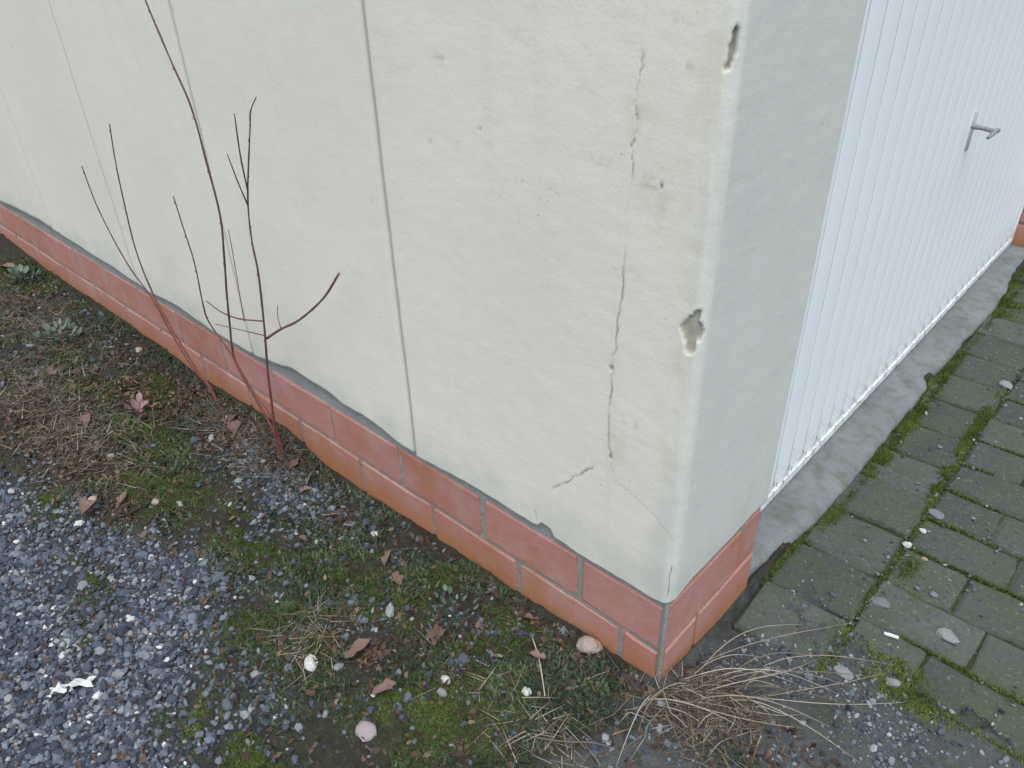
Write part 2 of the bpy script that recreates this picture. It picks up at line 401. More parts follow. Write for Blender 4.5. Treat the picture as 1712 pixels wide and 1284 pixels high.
def ground_z(x, y):
    x = np.asarray(x, float); y = np.asarray(y, float)
    base = np.interp(x, [a for a, b in _zl], [b for a, b in _zl]) * np.exp(-np.clip(-y, 0, 9) * 2.5)
    base = base - 0.055 * sstep(0.03, 0.30, y) * sstep(-0.02, 0.02, x)
    rough = 0.018 * (fbm(x * 7, y * 7, 51) - 0.5) + 0.010 * (fbm(x * 32, y * 32, 52, 3) - 0.5)
    rough = rough * sstep(1.2, 0.25, y)
    d = dirt_mask(x, y)
    paved = sstep(0.0, 0.04, x) * sstep(0.24, 0.30, y)
    z = base + rough + 0.012 * moss_mask(x, y)
    over = -0.0265 + 0.014 * (fbm(x * 10, y * 10, 55) - 0.5) + 0.007 * (fbm(x * 60, y * 60, 56) - 0.5)
    cov = sstep(.25, .5, d) * sstep(.04, .16, y) * sstep(0.0, .03, x)
    z = z * (1 - cov) + cov * (-.046 + (over + .046) * sstep(.02, .09, x))
    z = np.where(paved > 0, z * (1 - paved) + paved * (sstep(.3, .55, d) * (-.046 + (over + .046) * sstep(.02, .09, x)) + (1 - sstep(.3, .55, d)) * -0.048), z)
    far = sstep(4, 8, np.maximum(np.abs(x), np.abs(y)))
    return z * (1 - far) - 0.12 * sstep(0.02, 0.06, y) * sstep(0.0, -0.05, x) * (1 - far) - 0.03 * far


def axis_pts(a, b, step, far=90.0):
    core = np.arange(a, b + 1e-6, step); out = [core]
    d = step; p = a; left = []
    while p > -far:
        d *= 1.45; p -= d; left.append(p)
    d = step; p = core[-1]; right = []
    while p < far:
        d *= 1.45; p += d; right.append(p)
    return np.concatenate([np.array(left[::-1]), core, np.array(right)])


gx = axis_pts(-3.3, 0.75, 0.0075); gy = axis_pts(-1.05, 0.46, 0.0065)
GX, GY = np.meshgrid(gx, gy); xf, yf = GX.ravel(), GY.ravel()
gz = ground_z(xf, yf)
near = (np.abs(xf) < 5) & (np.abs(yf) < 4)
gme = raw_mesh("ground", np.stack([xf, yf, gz], 1), grid_faces(len(gy), len(gx)), True,
               {"gravel": gravel_mask(xf, yf), "moss": moss_mask(xf, yf), "brown": brown_mask(xf, yf), "dirt": dirt_mask(xf, yf) * near})
obj("ground", gme, GROUND, kind="structure", label="dark soil with moss and gravel along the garage")

# ------------------------------------------------------------------ paving
def paver_mesh(name, lx, ly, h=0.06, seed=0, c=0.008):
    r = np.random.default_rng(seed); nx, ny = 6, 4
    xs = np.array([-lx / 2, -lx / 2 + c, -lx / 6, lx / 6, lx / 2 - c, lx / 2]); ys = np.array([-ly / 2, -ly / 2 + c, ly / 2 - c, ly / 2])
    V = []
    for j, y in enumerate(ys):
        for i, x in enumerate(xs):
            edge = (i in (0, nx - 1)) or (j in (0, ny - 1))
            V.append((x + r.normal(0, .0022), y + r.normal(0, .0022), (-c * 0.75 if edge else 0) + r.normal(0, .0010)))
    F = [tuple(q) for q in grid_faces(ny, nx).tolist()]
    ring = [i for i in range(nx)] + [nx * j + nx - 1 for j in range(1, ny)] + [nx * (ny - 1) + i for i in range(nx - 2, -1, -1)] + [nx * j for j in range(ny - 2, 0, -1)]
    n0 = len(V)
    for k in ring: V.append((V[k][0], V[k][1], -h))
    m = len(ring)
    for k in range(m):
        k2 = (k + 1) % m
        F.append((ring[k2], ring[k], n0 + k, n0 + k2))
    me = bpy.data.meshes.new(name); me.from_pydata(V, [], F); me.update(); me.materials.append(PAVER); return me


bx_ = np.arange(-0.005, 1.45, 0.02); by_ = np.arange(-0.65, 3.05, 0.02)
BX, BY = np.meshgrid(bx_, by_)
bedz = -0.037 - 0.05 * sstep(.15, .4, dirt_mask(BX, BY)) - 0.05 * (BX < .02) + 0.006 * (fbm(BX * 30, BY * 30, 61) - 0.5) - 0.06 * sstep(0.2, 0.05, BY)
pave = obj("pavement", raw_mesh("pavement", np.stack([BX.ravel(), BY.ravel(), bedz.ravel()], 1), grid_faces(len(by_), len(bx_)), True,
           {"gravel": np.zeros(BX.size), "moss": np.full(BX.size, .75), "brown": np.zeros(BX.size), "dirt": np.zeros(BX.size)}), GROUND, kind="structure",
           label="mossy grey concrete block paving in front of the garage door")
edge_meshes = [paver_mesh("paver", 0.172, 0.151, seed=100 + k) for k in range(4)]
full_meshes = [paver_mesh("paver", 0.196, 0.1225, seed=200 + k) for k in range(5)]
half_meshes = [paver_mesh("paver", 0.130, 0.1225, seed=300 + k) for k in range(3)]
PZ = -0.030
def put_paver(me, x, y):
    obj("paver", me, None, pave, (x, y, PZ + random.uniform(-.004, .004)), (random.uniform(-.018, .018), random.uniform(-.018, .018), random.uniform(-.010, .010)))
y = 0.235
while y < 2.95:
    put_paver(random.choice(edge_meshes), 0.100, y + 0.0775); y += 0.155
for r in range(-4, 20):
    y0 = 0.421 + 0.127 * r
    yc = y0 + 0.0635
    if yc < 0.10: continue
    x0 = 0.191
    if r % 2 == 0:
        x = x0
    else:
        put_paver(random.choice(half_meshes), x0 + 0.0665, yc); x = x0 + 0.133
    while x < 1.25:
        put_paver(random.choice(full_meshes), x + 0.0995, yc); x += 0.199

# concrete threshold in the door opening
ty = np.arange(0.338, 2.5705, 0.010); tx = np.concatenate([[-0.10], np.linspace(-0.095, 0.0, 16), [1.0, 2.0, 3.0]])
TV = []
for yy in ty:
    e = 0.008 + 0.030 * (fbm(np.array(yy * 2.6), np.array(3.3), 71) - 0.5) + 0.010 * (vnoise(np.array(yy * 26), np.array(.5), 72) - 0.5)
    e -= 0.026 * sstep(0.62, 0.36, yy)
    e -= 0.022 * np.exp(-((yy - 1.40) / .035) ** 2) + 0.03 * sstep(2.0, 2.5, yy)
    for k, xx in enumerate(tx):
        if k < 17:
            t = k / 16.0; X = -0.10 + t * (e + 0.10)
            Z = -0.003 - 0.006 * t - 0.010 * sstep(0.86, 1.0, t) + 0.0025 * (fbm(np.array(X * 40), np.array(yy * 40), 73) - 0.5)
        elif k == 17: X, Z = e + 0.004, -0.030
        elif k == 18: X, Z = e + 0.006, -0.060
        else: X, Z = e + 0.006, -0.10
        TV.append((float(X), float(yy), float(Z)))
obj("threshold", raw_mesh("threshold", TV, grid_faces(len(ty), len(tx))[:, ::-1][:, [3, 2, 1, 0]], True), CONC, kind="structure",
    label="worn grey concrete threshold under the garage door")

# ------------------------------------------------------------------ garage
garage = obj("garage", None, loc=(0, 0, 0), label="cream rendered garage corner with red brick plinth and white ribbed door", cat="garage")

EDGE = [(-7, .22), (-3.3, .217), (-3.104, .215), (-2.9, .226), (-2.677, .236), (-2.38, .228), (-2.105, .222), (-1.828, .211), (-1.637, .221), (-1.474, .209), (-1.319, .21), (-1.2, .216), (-1.12, .230), (-1.06, .243), (-1.005, .238), (-.925, .235), (-.87, .226),
        (-.80, .229), (-.698, .215), (-.614, .204), (-.54, .210), (-.454, .215), (-.389, .216), (-.327, .214), (-.284, .214), (-.276, .226), (-.252, .224), (-.244, .209), (-.191, .204), (-.145, .206), (-.082, .206), (-.034, .205), (0, .211)]
EDGE_R = [(0, .211), (.07, .224), (.15, .217), (.257, .219), (.336, .222), (3.2, .222)]
TOPZ = 2.32
CRACK = [(-.115, 1.22), (-.118, 1.15), (-0.115, 1.092), (-0.121, 1.055), (-0.116, 1.024), (-0.126, 0.983), (-0.119, 0.964), (-0.125, 0.927), (-0.123, 0.883), (-0.128, 0.851), (-0.126, 0.786), (-0.127, 0.725), (-0.133, 0.667), (-0.137, 0.614), (-0.138, 0.558), (-0.136, 0.476), (-0.13, 0.45), (-0.151, 0.427), (-0.184, 0.392), (-0.221, 0.349), (-0.275, 0.296), (-.29, .25), (-.285, .215)]
CRACK_B = [(-0.132, 0.443), (-0.119, 0.408), (-0.084, 0.397), (-0.04, 0.378), (-0.01, .35)]
def jag(poly, n=6, amp=0.0028):
    out = []
    for (a, b), (c, d) in zip(poly[:-1], poly[1:]):
        for k in range(n):
            t = k / n; out.append((a + (c - a) * t + random.uniform(-amp, amp) * (k > 0), b + (d - b) * t))
    out.append(poly[-1]); return np.array(out)
def seg_dist(x, z, poly):
    best = np.full(x.shape, 9.0)
    for (a, b), (c, d) in zip(poly[:-1], poly[1:]):
        vx, vz = c - a, d - b; L = vx * vx + vz * vz + 1e-12
        t = np.clip(((x - a) * vx + (z - b) * vz) / L, 0, 1)
        best = np.minimum(best, np.hypot(x - a - t * vx, z - b - t * vz))
    return best
HOLES = [(-.497, .876, .004), (-.385, .913, .003), (-.08, .892, .004), (-.069, 1.074, .003), (-.139, .61, .0055), (-.139, .556, .005), (-.132, .45, .0055)]

def zrows(step, ztop=1.22):
    a = np.linspace(0, 1, int((ztop - 0.21) / step)) * (ztop - 0.21)
    b = np.linspace(ztop - 0.21, TOPZ - 0.21, 14)[1:]
    return np.concatenate([a, b])


def wall_surface(px, py, nx_, ny_, s_is_x, edge, zr, depth, xs_for_maps):
    """px.. arrays per column; folds the border inwards by depth so that a panel has thickness."""
    nc, nr = len(px), len(zr)
    T = (zr / zr[-1])[:, None]
    Z = edge[None, :] + (zr[:, None]) * ((TOPZ - edge[None, :]) / (TOPZ - 0.21))
    X = np.repeat(px[None, :], nr, 0); Y = np.repeat(py[None, :], nr, 0)
    NX = np.repeat(nx_[None, :], nr, 0); NY = np.repeat(ny_[None, :], nr, 0)
    return X, Y, Z, NX, NY


def fold(X, Y, Z, NX, NY, depth, attrs, left=True, right=True):
    def pad(A, rows):
        A = np.vstack([A[:1], A]) if rows else A
        return A
    X2, Y2, Z2 = (np.vstack([A[:1], A]) for A in (X, Y, Z))
    X2[0] = X2[0] - NX[0] * depth; Y2[0] = Y2[0] - NY[0] * depth; Z2[0] = Z2[0] + 0.001
    NXp, NYp = np.vstack([NX[:1], NX]), np.vstack([NY[:1], NY])
    at = {k: np.vstack([v[:1], v]) for k, v in attrs.items()}
    cols = ([0] if left else []) + list(range(X2.shape[1])) + ([X2.shape[1] - 1] if right else [])
    X2, Y2, Z2, NXp, NYp = (A[:, cols].copy() for A in (X2, Y2, Z2, NXp, NYp)); at = {k: v[:, cols].ravel() for k, v in at.items()}
    if left: X2[:, 0] -= NXp[:, 0] * depth; Y2[:, 0] -= NYp[:, 0] * depth
    if right: X2[:, -1] -= NXp[:, -1] * depth; Y2[:, -1] -= NYp[:, -1] * depth
    return np.stack([X2.ravel(), Y2.ravel(), Z2.ravel()], 1), grid_faces(*X2.shape), at


def edge_rough(x):
    return 0.006 * (fbm(x * 22, x * 0, 81, 4) - 0.5)

# the corner panel wraps round the corner to the door reveal
r0 = 0.018
cx_ = np.concatenate([np.arange(-0.6205, -0.32, 0.005), np.arange(-0.32, -r0, 0.0022)])
PX = list(cx_); PY = [0.0] * len(cx_); NXl = [0.0] * len(cx_); NYl = [-1.0] * len(cx_)
for k in range(0, 13):
    w = math.radians(90 * k / 12); PX.append(-r0 + r0 * math.sin(w)); PY.append(r0 - r0 * math.cos(w)); NXl.append(math.sin(w)); NYl.append(-math.cos(w))
for yy in np.concatenate([np.arange(r0 + .0022, 0.07, 0.0022), np.arange(0.07, 0.331, 0.005)]):
    PX.append(0.0); PY.append(yy); NXl.append(1.0); NYl.append(0.0)
for k in range(1, 6):
    w = math.radians(90 * k / 5); PX.append(-0.005 + 0.005 * math.cos(w)); PY.append(0.331 + 0.005 * math.sin(w)); NXl.append(math.cos(w)); NYl.append(math.sin(w))
for xx in (-0.03, -0.06, -0.11):
    PX.append(xx); PY.append(0.336); NXl.append(0.0); NYl.append(1.0)
PX, PY, NXl, NYl = map(np.array, (PX, PY, NXl, NYl))
SS = np.where(PY <= 1e-6, PX, PX + PY)             # unrolled coordinate, 0 at the corner
SS = np.where(PY > 0.335, 0.336 - PX, SS)
edge = np.where(SS <= 0, np.interp(SS, *zip(*EDGE)), np.interp(SS, *zip(*EDGE_R))) + edge_rough(SS)
X, Y, Z, NX, NY = wall_surface(PX, PY, NXl, NYl, True, edge, zrows(0.0032), 0.014, SS)
SG = np.repeat(SS[None, :], len(Z), 0)
D = 0.0030 * (fbm(SG * 5, Z * 5, 91) - 0.5) + 0.0006 * (fbm(SG * 35, Z * 60, 92) - 0.5)
ck = jag(CRACK); ckb = jag(CRACK_B)
dn = 0.0022 * (fbm(SG * 90, Z * 90, 93) - 0.5)
d1 = seg_dist(SG, Z, ck) + dn
wv = 0.0003 + 0.0013 * sstep(0.38, 0.62, fbm(Z * 9 + 3, Z * 0 + 1, 94)) * sstep(0.25, 0.35, Z) + 0.0010 * np.exp(-((Z - .62) / .08) ** 2)
crack = sstep(wv + 0.0012, wv * 0.3, d1) * (0.05 + 0.60 * sstep(0.3, 0.55, fbm(Z * 14, Z * 0, 95)))
d2 = seg_dist(SG, Z, ckb) + dn
crack = np.maximum(crack, 0.22 * sstep(0.0018, 0.0002, d2))
hole = np.zeros_like(SG)
for hx, hz, hr in HOLES:
    dd = np.hypot(SG - hx, (Z - hz) * 0.8) + dn * 1.5
    hole = np.maximum(hole, sstep(hr * .85, hr * 0.2, dd) * (0.35 + 0.65 * vnoise(np.array(hx * 977), np.array(hz * 631), 3)))
chip = np.zeros_like(SG)
def in_poly(x, z, poly):
    c = np.zeros(x.shape, bool); n = len(poly)
    for i in range(n):
        x1, z1 = poly[i]; x2, z2 = poly[(i + 1) % n]
        c ^= ((z1 > z) != (z2 > z)) & (x < (x2 - x1) * (z - z1) / (z2 - z1 + 1e-12) + x1)
    return c
CHIP1 = [(-.034, .716), (-.024, .731), (-.011, .744), (-.003, .741), (-.007, .729), (.001, .724), (.006, .713), (.0, .702), (-.008, .698), (-.010, .682), (-.021, .679), (-.026, .694)]
CHIP2 = [(-.012, 1.033), (-.010, 1.058), (-.004, 1.074), (.001, 1.070), (.002, 1.052), (-.002, 1.040), (-.007, 1.030)]
CHIP3 = [(-.012, .888), (-.006, .905), (.002, .900), (.002, .886)]
CHIP4 = [(-.006, .585), (-.002, .598), (.005, .594), (.003, .580)]
jx = SG + 0.004 * (fbm(SG * 120, Z * 120, 96) - 0.5); jz = Z + 0.005 * (fbm(SG * 100, Z * 100, 97) - 0.5)
for P_, dep in ((CHIP1, .8), (CHIP2, 1.0)):
    chip = np.maximum(chip, in_poly(jx, jz, P_) * dep)
corner_w = np.exp(-(SG / 0.016) ** 2)
D = D - 0.0022 * corner_w * sstep(0.35, 0.8, fbm(Z * 9 + SG * 40, SG * 60 + 2, 98, 6)) - 0.0018 * crack - 0.0022 * hole - chip * (0.0045 + 0.004 * fbm(SG * 150, Z * 150, 99))
# skirt bulges a little towards the broken lower edge
D = D + 0.002 * np.exp(-(Z - edge[None, :]) / 0.02) * (fbm(SG * 12, Z * 0, 85) - 0.2)
X = X + NX * D; Y = Y + NY * D
pier = sstep(-0.036, 0.010, SG + 0.020 * (fbm(SG * 10, Z * 6, 87) - 0.5) + 0.03 * sstep(0.6, 0.25, Z))  # greyer pier paint, carried past the corner to paint down its highlight
smud = np.zeros_like(SG)
for sx_, sz_, sr in ((-.385, .913, .012), (-.347, .927, .012), (-.431, .88, .008), (-.193, .992, .010), (-.17, .905, .010), (-.09, .892, .014), (-.069, 1.074, .010), (-.13, .765, .014), (-.244, .85, .010), (-.05, .915, .010), (-.058, 1.03, .008), (-.30, 1.04, .014), (-.46, 1.0, .012), (-.26, .70, .008), (-.10, .53, .012), (-.07, .39, .015)):
    smud = np.maximum(smud, np.exp(-((SG - sx_) / (sr * 1.6)) ** 2 - ((Z - sz_) / (sr * .7)) ** 2))
smud = smud * sstep(.45, .68, fbm(SG * 90, Z * 150, 88)) * (.06 + .30 * vnoise(SG * 9, Z * 9, 89))
crack = np.maximum(crack, smud)
yel = np.exp(-((SG + 0.03) / .022) ** 2) * 0.4 + 0.7 * np.exp(-((SG + .08) / .03) ** 2 - ((Z - .87) / .04) ** 2) + 0.6 * np.exp(-((SG + .115) / .025) ** 2 - ((Z - .97) / .03) ** 2) + .5 * np.exp(-((SG + .125) / .02) ** 2 - ((Z - .49) / .05) ** 2)
crack = np.maximum(crack, 0.20 * np.exp(-((SG + .6205) / .004) ** 2))
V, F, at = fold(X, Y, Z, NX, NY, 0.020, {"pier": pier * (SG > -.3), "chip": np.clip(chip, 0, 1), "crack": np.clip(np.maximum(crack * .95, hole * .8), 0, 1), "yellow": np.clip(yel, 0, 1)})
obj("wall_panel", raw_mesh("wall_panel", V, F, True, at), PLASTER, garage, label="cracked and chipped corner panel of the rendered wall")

# plain panels along the side wall, with open joints between them
JX = [(-0.6205, -0.6280), (-1.2500, -1.2560), (-1.9010, -1.9055), (-2.5600, -2.5622), (-3.20, -3.203), (-3.84, -3.843), (-4.48, -4.483), (-5.12, -5.123)]
for (k, (a, b)) in enumerate(JX[:-1]):
    xa, xb = JX[k + 1][0], b
    st = 0.006 if k < 3 else 0.012
    px = np.arange(xa, xb - 1e-6, st); px = np.append(px, xb)
    e = np.interp(px, *zip(*EDGE)) + edge_rough(px)
    zz = zrows(0.007 if k < 3 else 0.014)
    X, Y, Z, NX, NY = wall_surface(px, px * 0, px * 0, px * 0 - 1, True, e, zz, .014, px)
    D = 0.0030 * (fbm(X * 5, Z * 5, 91) - 0.5) + 0.0006 * (fbm(X * 35, Z * 60, 92) - 0.5)
    D = D + 0.002 * np.exp(-(Z - e[None, :]) / 0.02) * (fbm(X * 12, Z * 0, 85) - 0.2)
    hole = np.zeros_like(X)
    for q in range(3):
        hx, hz, hr = random.uniform(xa, xb), random.uniform(.4, 1.2), random.uniform(.002, .004)
        hole = np.maximum(hole, sstep(hr * 1.6, hr * .4, np.hypot(X - hx, Z - hz)))
    D = D - 0.002 * hole - 0.0022 * (np.exp(-((X - xa) / .004) ** 2) + np.exp(-((X - xb) / .004) ** 2))
    z0 = np.zeros_like(X)
    jd = 0.20 * np.maximum(np.exp(-((X - xa) / .004) ** 2), np.exp(-((X - xb) / .004) ** 2))
    V, F, at = fold(X, Y + NY * D, Z, NX, NY, 0.020, {"pier": z0, "chip": z0, "crack": np.maximum(hole * .4, jd), "yellow": z0})
    obj("wall_panel", raw_mesh("wall_panel", V, F, True, at), PLASTER, garage)
# core of the walls behind the panels, seen in the joints
b = MB(); b.box((-5.1, 0.0040, 0.305), (-0.50, 0.14, TOPZ - .01)); b.box((-0.50, 0.024, 0.305), (-0.026, 0.14, TOPZ - .01)); b.box((-0.11, 0.14, 0.305), (-0.026, 0.322, TOPZ - .01))
obj("wall_core", b.mesh("wall_core"), JOINT, garage)

# far pier beside the door, rest of the shell, roof
b = MB(); b.box((-0.11, 2.575, 0.222), (0.0, 2.95, TOPZ)); b.box((-5.1, 2.81, -0.1), (-0.11, 2.95, TOPZ)); b.box((-5.1, 0.14, -0.1), (-4.96, 2.81, TOPZ))
for nm, me in (("rear_walls", b.mesh("rear_walls")),): obj(nm, me, PLASTER, garage)
b = MB(); b.box((-0.11, 0.337, 2.08), (-0.004, 2.574, TOPZ)); obj("lintel", b.mesh("lintel"), PLASTER, garage)
b = MB(); b.box((-5.2, -0.05, TOPZ + .003), (0.06, 3.0, TOPZ + .12)); roof = obj("roof", b.mesh("roof"), ROOFM, garage)
b = MB(); b.box((-5.22, -0.062, TOPZ + .02), (0.075, -0.052, TOPZ + .14)); obj("roof_edge_trim", b.mesh("roof_edge_trim"), METAL, roof)

# plinth: mortar body with every brick set into it
b = MB(); b.box((-5.1, 0.016, -0.20), (-0.013, 0.12, 0.298)); b.box((-0.105, 0.12, -0.20), (-0.013, 0.330, 0.298))
pme = b.mesh("plinth")
plinth = obj("plinth", pme, MORTAR, garage, label="grey mortar plinth faced with red bricks")
# trowelled mortar: joint faces on both sides and the strip along the corner arris
def mortar_face(name, s0, s1, side):
    ss = np.arange(s0, s1, 0.006); zz = np.arange(-0.12, 0.296, 0.005)
    SX, ZZ = np.meshgrid(ss, zz)
    dep = 0.0098 + 0.0032 * (fbm(SX * 30, ZZ * 30, 111 + side) - 0.5) + 0.002 * (fbm(SX * 110, ZZ * 110, 112) - 0.5)
    dep = dep - 0.003 * sstep(0.216, 0.24, ZZ + 0.012 * (fbm(SX * 14, ZZ * 14, 113) - .5))
    if side == 0: Vv = np.stack([SX.ravel(), dep.ravel(), ZZ.ravel()], 1)
    else: Vv = np.stack([-dep.ravel(), SX.ravel(), ZZ.ravel()], 1)
    obj(name, raw_mesh(name, Vv, grid_faces(len(zz), len(ss)), True), MORTAR, plinth)
mortar_face("pointing", -3.6, -0.004, 0); mortar_face("pointing", 0.002, 0.334, 1)
cv = []; zz = np.arange(-0.12, 0.214, 0.006)
for zc in zz:
    j = 0.0022 * (fbm(np.array(zc * 40), np.array(.3), 121) - 0.5); g = 0.003 * (fbm(np.array(zc * 18), np.array(4.3), 122) - 0.5)
    for (qx, qy) in ((-0.018 + g, 0.012), (-0.0150 + g, 0.0065 + j), (-0.008 + j, 0.0055 + j), (-0.0055 - j, 0.008 + j), (-0.0065 + j, 0.0150 + g), (-0.012, 0.018 + g)):
        cv.append((float(qx), float(qy), float(zc)))
obj("corner_mortar", raw_mesh("corner_mortar", cv, grid_faces(len(zz), 6), True), MORTAR, plinth)

def brick_mesh(L, Hh, Dp, seed):
    r = np.random.default_rng(seed); c = 0.0035
    xs = [-L / 2, -L / 2 + c, -L / 6, L / 6, L / 2 - c, L / 2]; zs = [-Hh / 2, -Hh / 2 + c, Hh / 2 - c, Hh / 2]; V = []
    for j, z in enumerate(zs):
        for i, x in enumerate(xs):
            e = i in (0, 5) or j in (0, 3)
            V.append((x + r.normal(0, .0012), (c * .9 if e else 0) + r.normal(0, .0005), z + r.normal(0, .0011)))
    F = [tuple(q) for q in grid_faces(4, 6).tolist()]
    ring = [0, 1, 2, 3, 4, 5, 11, 17, 23, 22, 21, 20, 19, 18, 12, 6]; n0 = len(V)
    for k in ring: V.append((V[k][0], Dp, V[k][2]))
    for k in range(16):
        k2 = (k + 1) % 16; F.append((ring[k2], ring[k], n0 + k, n0 + k2))
    me = bpy.data.meshes.new("brick"); me.from_pydata(V, [], F); me.update(); me.materials.append(BRICK)
    return me
_bc = {}
def brick(x0, x1, z0, z1, face, v):
    key = (round(x1 - x0, 3), round(z1 - z0, 3), v % 4)
    if key not in _bc: _bc[key] = brick_mesh(x1 - x0, z1 - z0, 0.05, 500 + len(_bc))
    c = (x0 + x1) / 2; zc = (z0 + z1) / 2; out = random.uniform(-.0012, .0012); rj = random.uniform(-.003, .003)
    if face == 'L': loc, rot = (c, 0.0060 + out, zc), (0, rj, random.uniform(-.004, .004))
    elif face == 'R': loc, rot = (-0.0060 + out, c, zc), (0, rj, math.pi / 2 + random.uniform(-.004, .004))
    elif face == 'V': loc, rot = (c, 2.573 + out, zc), (0, rj, 0)
    obj("brick", _bc[key], None, plinth, loc, rot)
B2, T2, B1, T1, B0, T0 = 0.084, 0.187, -0.043, 0.072, -0.17, -0.055
up = [-0.014, -0.190] + [-0.190 - 0.2505 * k for k in range(1, 15)]
lo = [-0.014, -0.095] + [-0.095 - 0.2505 * k for k in range(1, 15)]
g_ = 0.006
for k in range(len(up) - 1):
    wd = 0.0085 if k == 1 else g_
    brick(up[k + 1] + wd, up[k] - (g_ if k else 0), B2, T2, 'L', k)
for k in range(len(lo) - 1): brick(lo[k + 1] + g_, lo[k] - (g_ if k else 0), B1, T1, 'L', k + 1)
for a, c in ((0.014, 0.254), (0.266, 0.331)): brick(a, c, B2 + .004, T2 + .008, 'R', 0)
for a, c in ((0.014, 0.116), (0.128, 0.331)): brick(a, c, B1 + .004, T1 + .006, 'R', 1)
for a, c in ((0.014, 0.244), (0.256, 0.331)): brick(a, c, B0 + .004, T0 + .004, 'R', 2)
for (z0, z1) in ((B2, T2), (B1, T1)):
    brick(-0.085, -0.006, z0, z1, 'V', 3); brick(2.585, 2.80, z0, z1, 'R', 2); brick(2.812, 2.94, z0, z1, 'R', 2)
b = MB(); b.box((-0.11, 2.578, -0.15), (-0.010, 2.95, 0.22)); obj("far_plinth_mortar", b.mesh("far_plinth_mortar"), MORTAR, plinth)

# up-and-over door: each ribbed strip, bottom rail, frame, handle
door = obj("door", None, None, garage, (-0.087, 0.336, 0.0), label="white painted up-and-over door with vertical ribs")
STP = 0.0752; NP = 29
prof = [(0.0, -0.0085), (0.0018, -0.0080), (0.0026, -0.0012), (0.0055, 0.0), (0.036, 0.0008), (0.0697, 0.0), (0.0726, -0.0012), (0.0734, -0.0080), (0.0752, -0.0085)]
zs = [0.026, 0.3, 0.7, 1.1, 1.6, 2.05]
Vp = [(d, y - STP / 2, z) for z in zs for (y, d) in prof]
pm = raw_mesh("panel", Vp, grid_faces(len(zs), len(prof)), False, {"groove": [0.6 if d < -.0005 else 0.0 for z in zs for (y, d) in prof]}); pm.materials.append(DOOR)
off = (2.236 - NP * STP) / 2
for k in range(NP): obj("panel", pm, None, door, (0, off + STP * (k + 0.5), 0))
b = MB(); b.box((-0.03, 0.004, 0.004), (0.005, 2.232, 0.0255)); obj("bottom_rail", b.mesh("bottom_rail"), DOOR, door)
b = MB(); b.box((-0.03, 0.002, 0.026), (0.004, off - .001, 2.06)); b.box((-0.03, 2.236 - off + .001, 0.026), (0.004, 2.234, 2.06)); b.box((-0.05, off, 0.03), (-0.012, 2.236 - off, 2.05))
obj("door_frame", b.mesh("door_frame"), DOOR, door)
hy, hz = 1.110, 0.668
handle = obj("handle", tube_mesh("handle", [(0.0, hy, hz), (0.02, hy, hz), (0.040, hy, hz - .002), (0.052, hy, hz - .004)], [0.007, 0.0055, 0.0055, 0.006], 10), METAL, door)
b = tube_mesh("handle_plate", [(0.0005, hy, hz - .062), (0.0005, hy, hz - .058), (0.0005, hy, hz + .034), (0.0005, hy, hz + .040)], [0.002, 0.006, 0.006, 0.002], 10, refine=1)
hp = obj("handle_plate", b, PLATE, door)
g1 = tube_mesh("handle_grip", [(0.050, hy - .036, hz - .014), (0.056, hy - .024, hz - .006), (0.055, hy, hz - .003), (0.056, hy + .024, hz - .006), (0.050, hy + .036, hz - .014)], [0.004, 0.0055, 0.0065, 0.0055, 0.004], 10)
obj("handle_grip", g1, METAL, door)

# ------------------------------------------------------------------ gravel, moss, litter (uncountable)
ICO_V = None
def ico():
    t = (1 + 5 ** .5) / 2
    v = np.array([(-1, t, 0), (1, t, 0), (-1, -t, 0), (1, -t, 0), (0, -1, t), (0, 1, t), (0, -1, -t), (0, 1, -t), (t, 0, -1), (t, 0, 1), (-t, 0, -1), (-t, 0, 1)], float)
    f = np.array([(0, 11, 5), (0, 5, 1), (0, 1, 7), (0, 7, 10), (0, 10, 11), (1, 5, 9), (5, 11, 4), (11, 10, 2), (10, 7, 6), (7, 1, 8), (3, 9, 4), (3, 4, 2), (3, 2, 6), (3, 6, 8), (3, 8, 9), (4, 9, 5), (2, 4, 11), (6, 2, 10), (8, 6, 7), (9, 8, 1)])
    return v / np.linalg.norm(v[0]), f
IV, IF = ico()
def rot_z(n):
    a = RNG.uniform(0, 2 * np.pi, n); return np.cos(a), np.sin(a)
def sample(n, dens, box):
    out = []; tot = 0
    while tot < n:
        m = 40000; x = RNG.uniform(box[0], box[1], m); y = RNG.uniform(box[2], box[3], m)
        k = RNG.uniform(0, 1, m) < dens(x, y); out.append(np.stack([x[k], y[k]], 1)); tot += k.sum()
        if len(out) > 60: break
    return np.concatenate(out)[:n]
def rocks(pts, size, flat=0.62, tone=None, sink=0.25, zf=ground_z):
    n = len(pts); V = np.repeat(IV[None], n, 0) * RNG.uniform(0.72, 1.22, (n, 12, 1))
    sc = size[:, None, None] * np.stack([RNG.uniform(.75, 1.25, n), RNG.uniform(.6, 1.0, n), RNG.uniform(flat * .7, flat * 1.25, n)], 1)[:, None, :]
    V = V * sc
    tl = RNG.normal(0, .35, (n, 1)); V[:, :, 2] += V[:, :, 0] * tl
    c, s = rot_z(n); x = V[:, :, 0] * c[:, None] - V[:, :, 1] * s[:, None]; y = V[:, :, 0] * s[:, None] + V[:, :, 1] * c[:, None]
    V[:, :, 0] = x + pts[:, 0:1]; V[:, :, 1] = y + pts[:, 1:2]
    V[:, :, 2] += (zf(pts[:, 0], pts[:, 1]) + size * flat * (1 - 2 * sink))[:, None]
    F = (IF[None] + (np.arange(n) * 12)[:, None, None]).reshape(-1, 3)
    return V.reshape(-1, 3), F, np.repeat(tone, 12)
vis = (-3.0, 0.25, -1.0, 0.0)
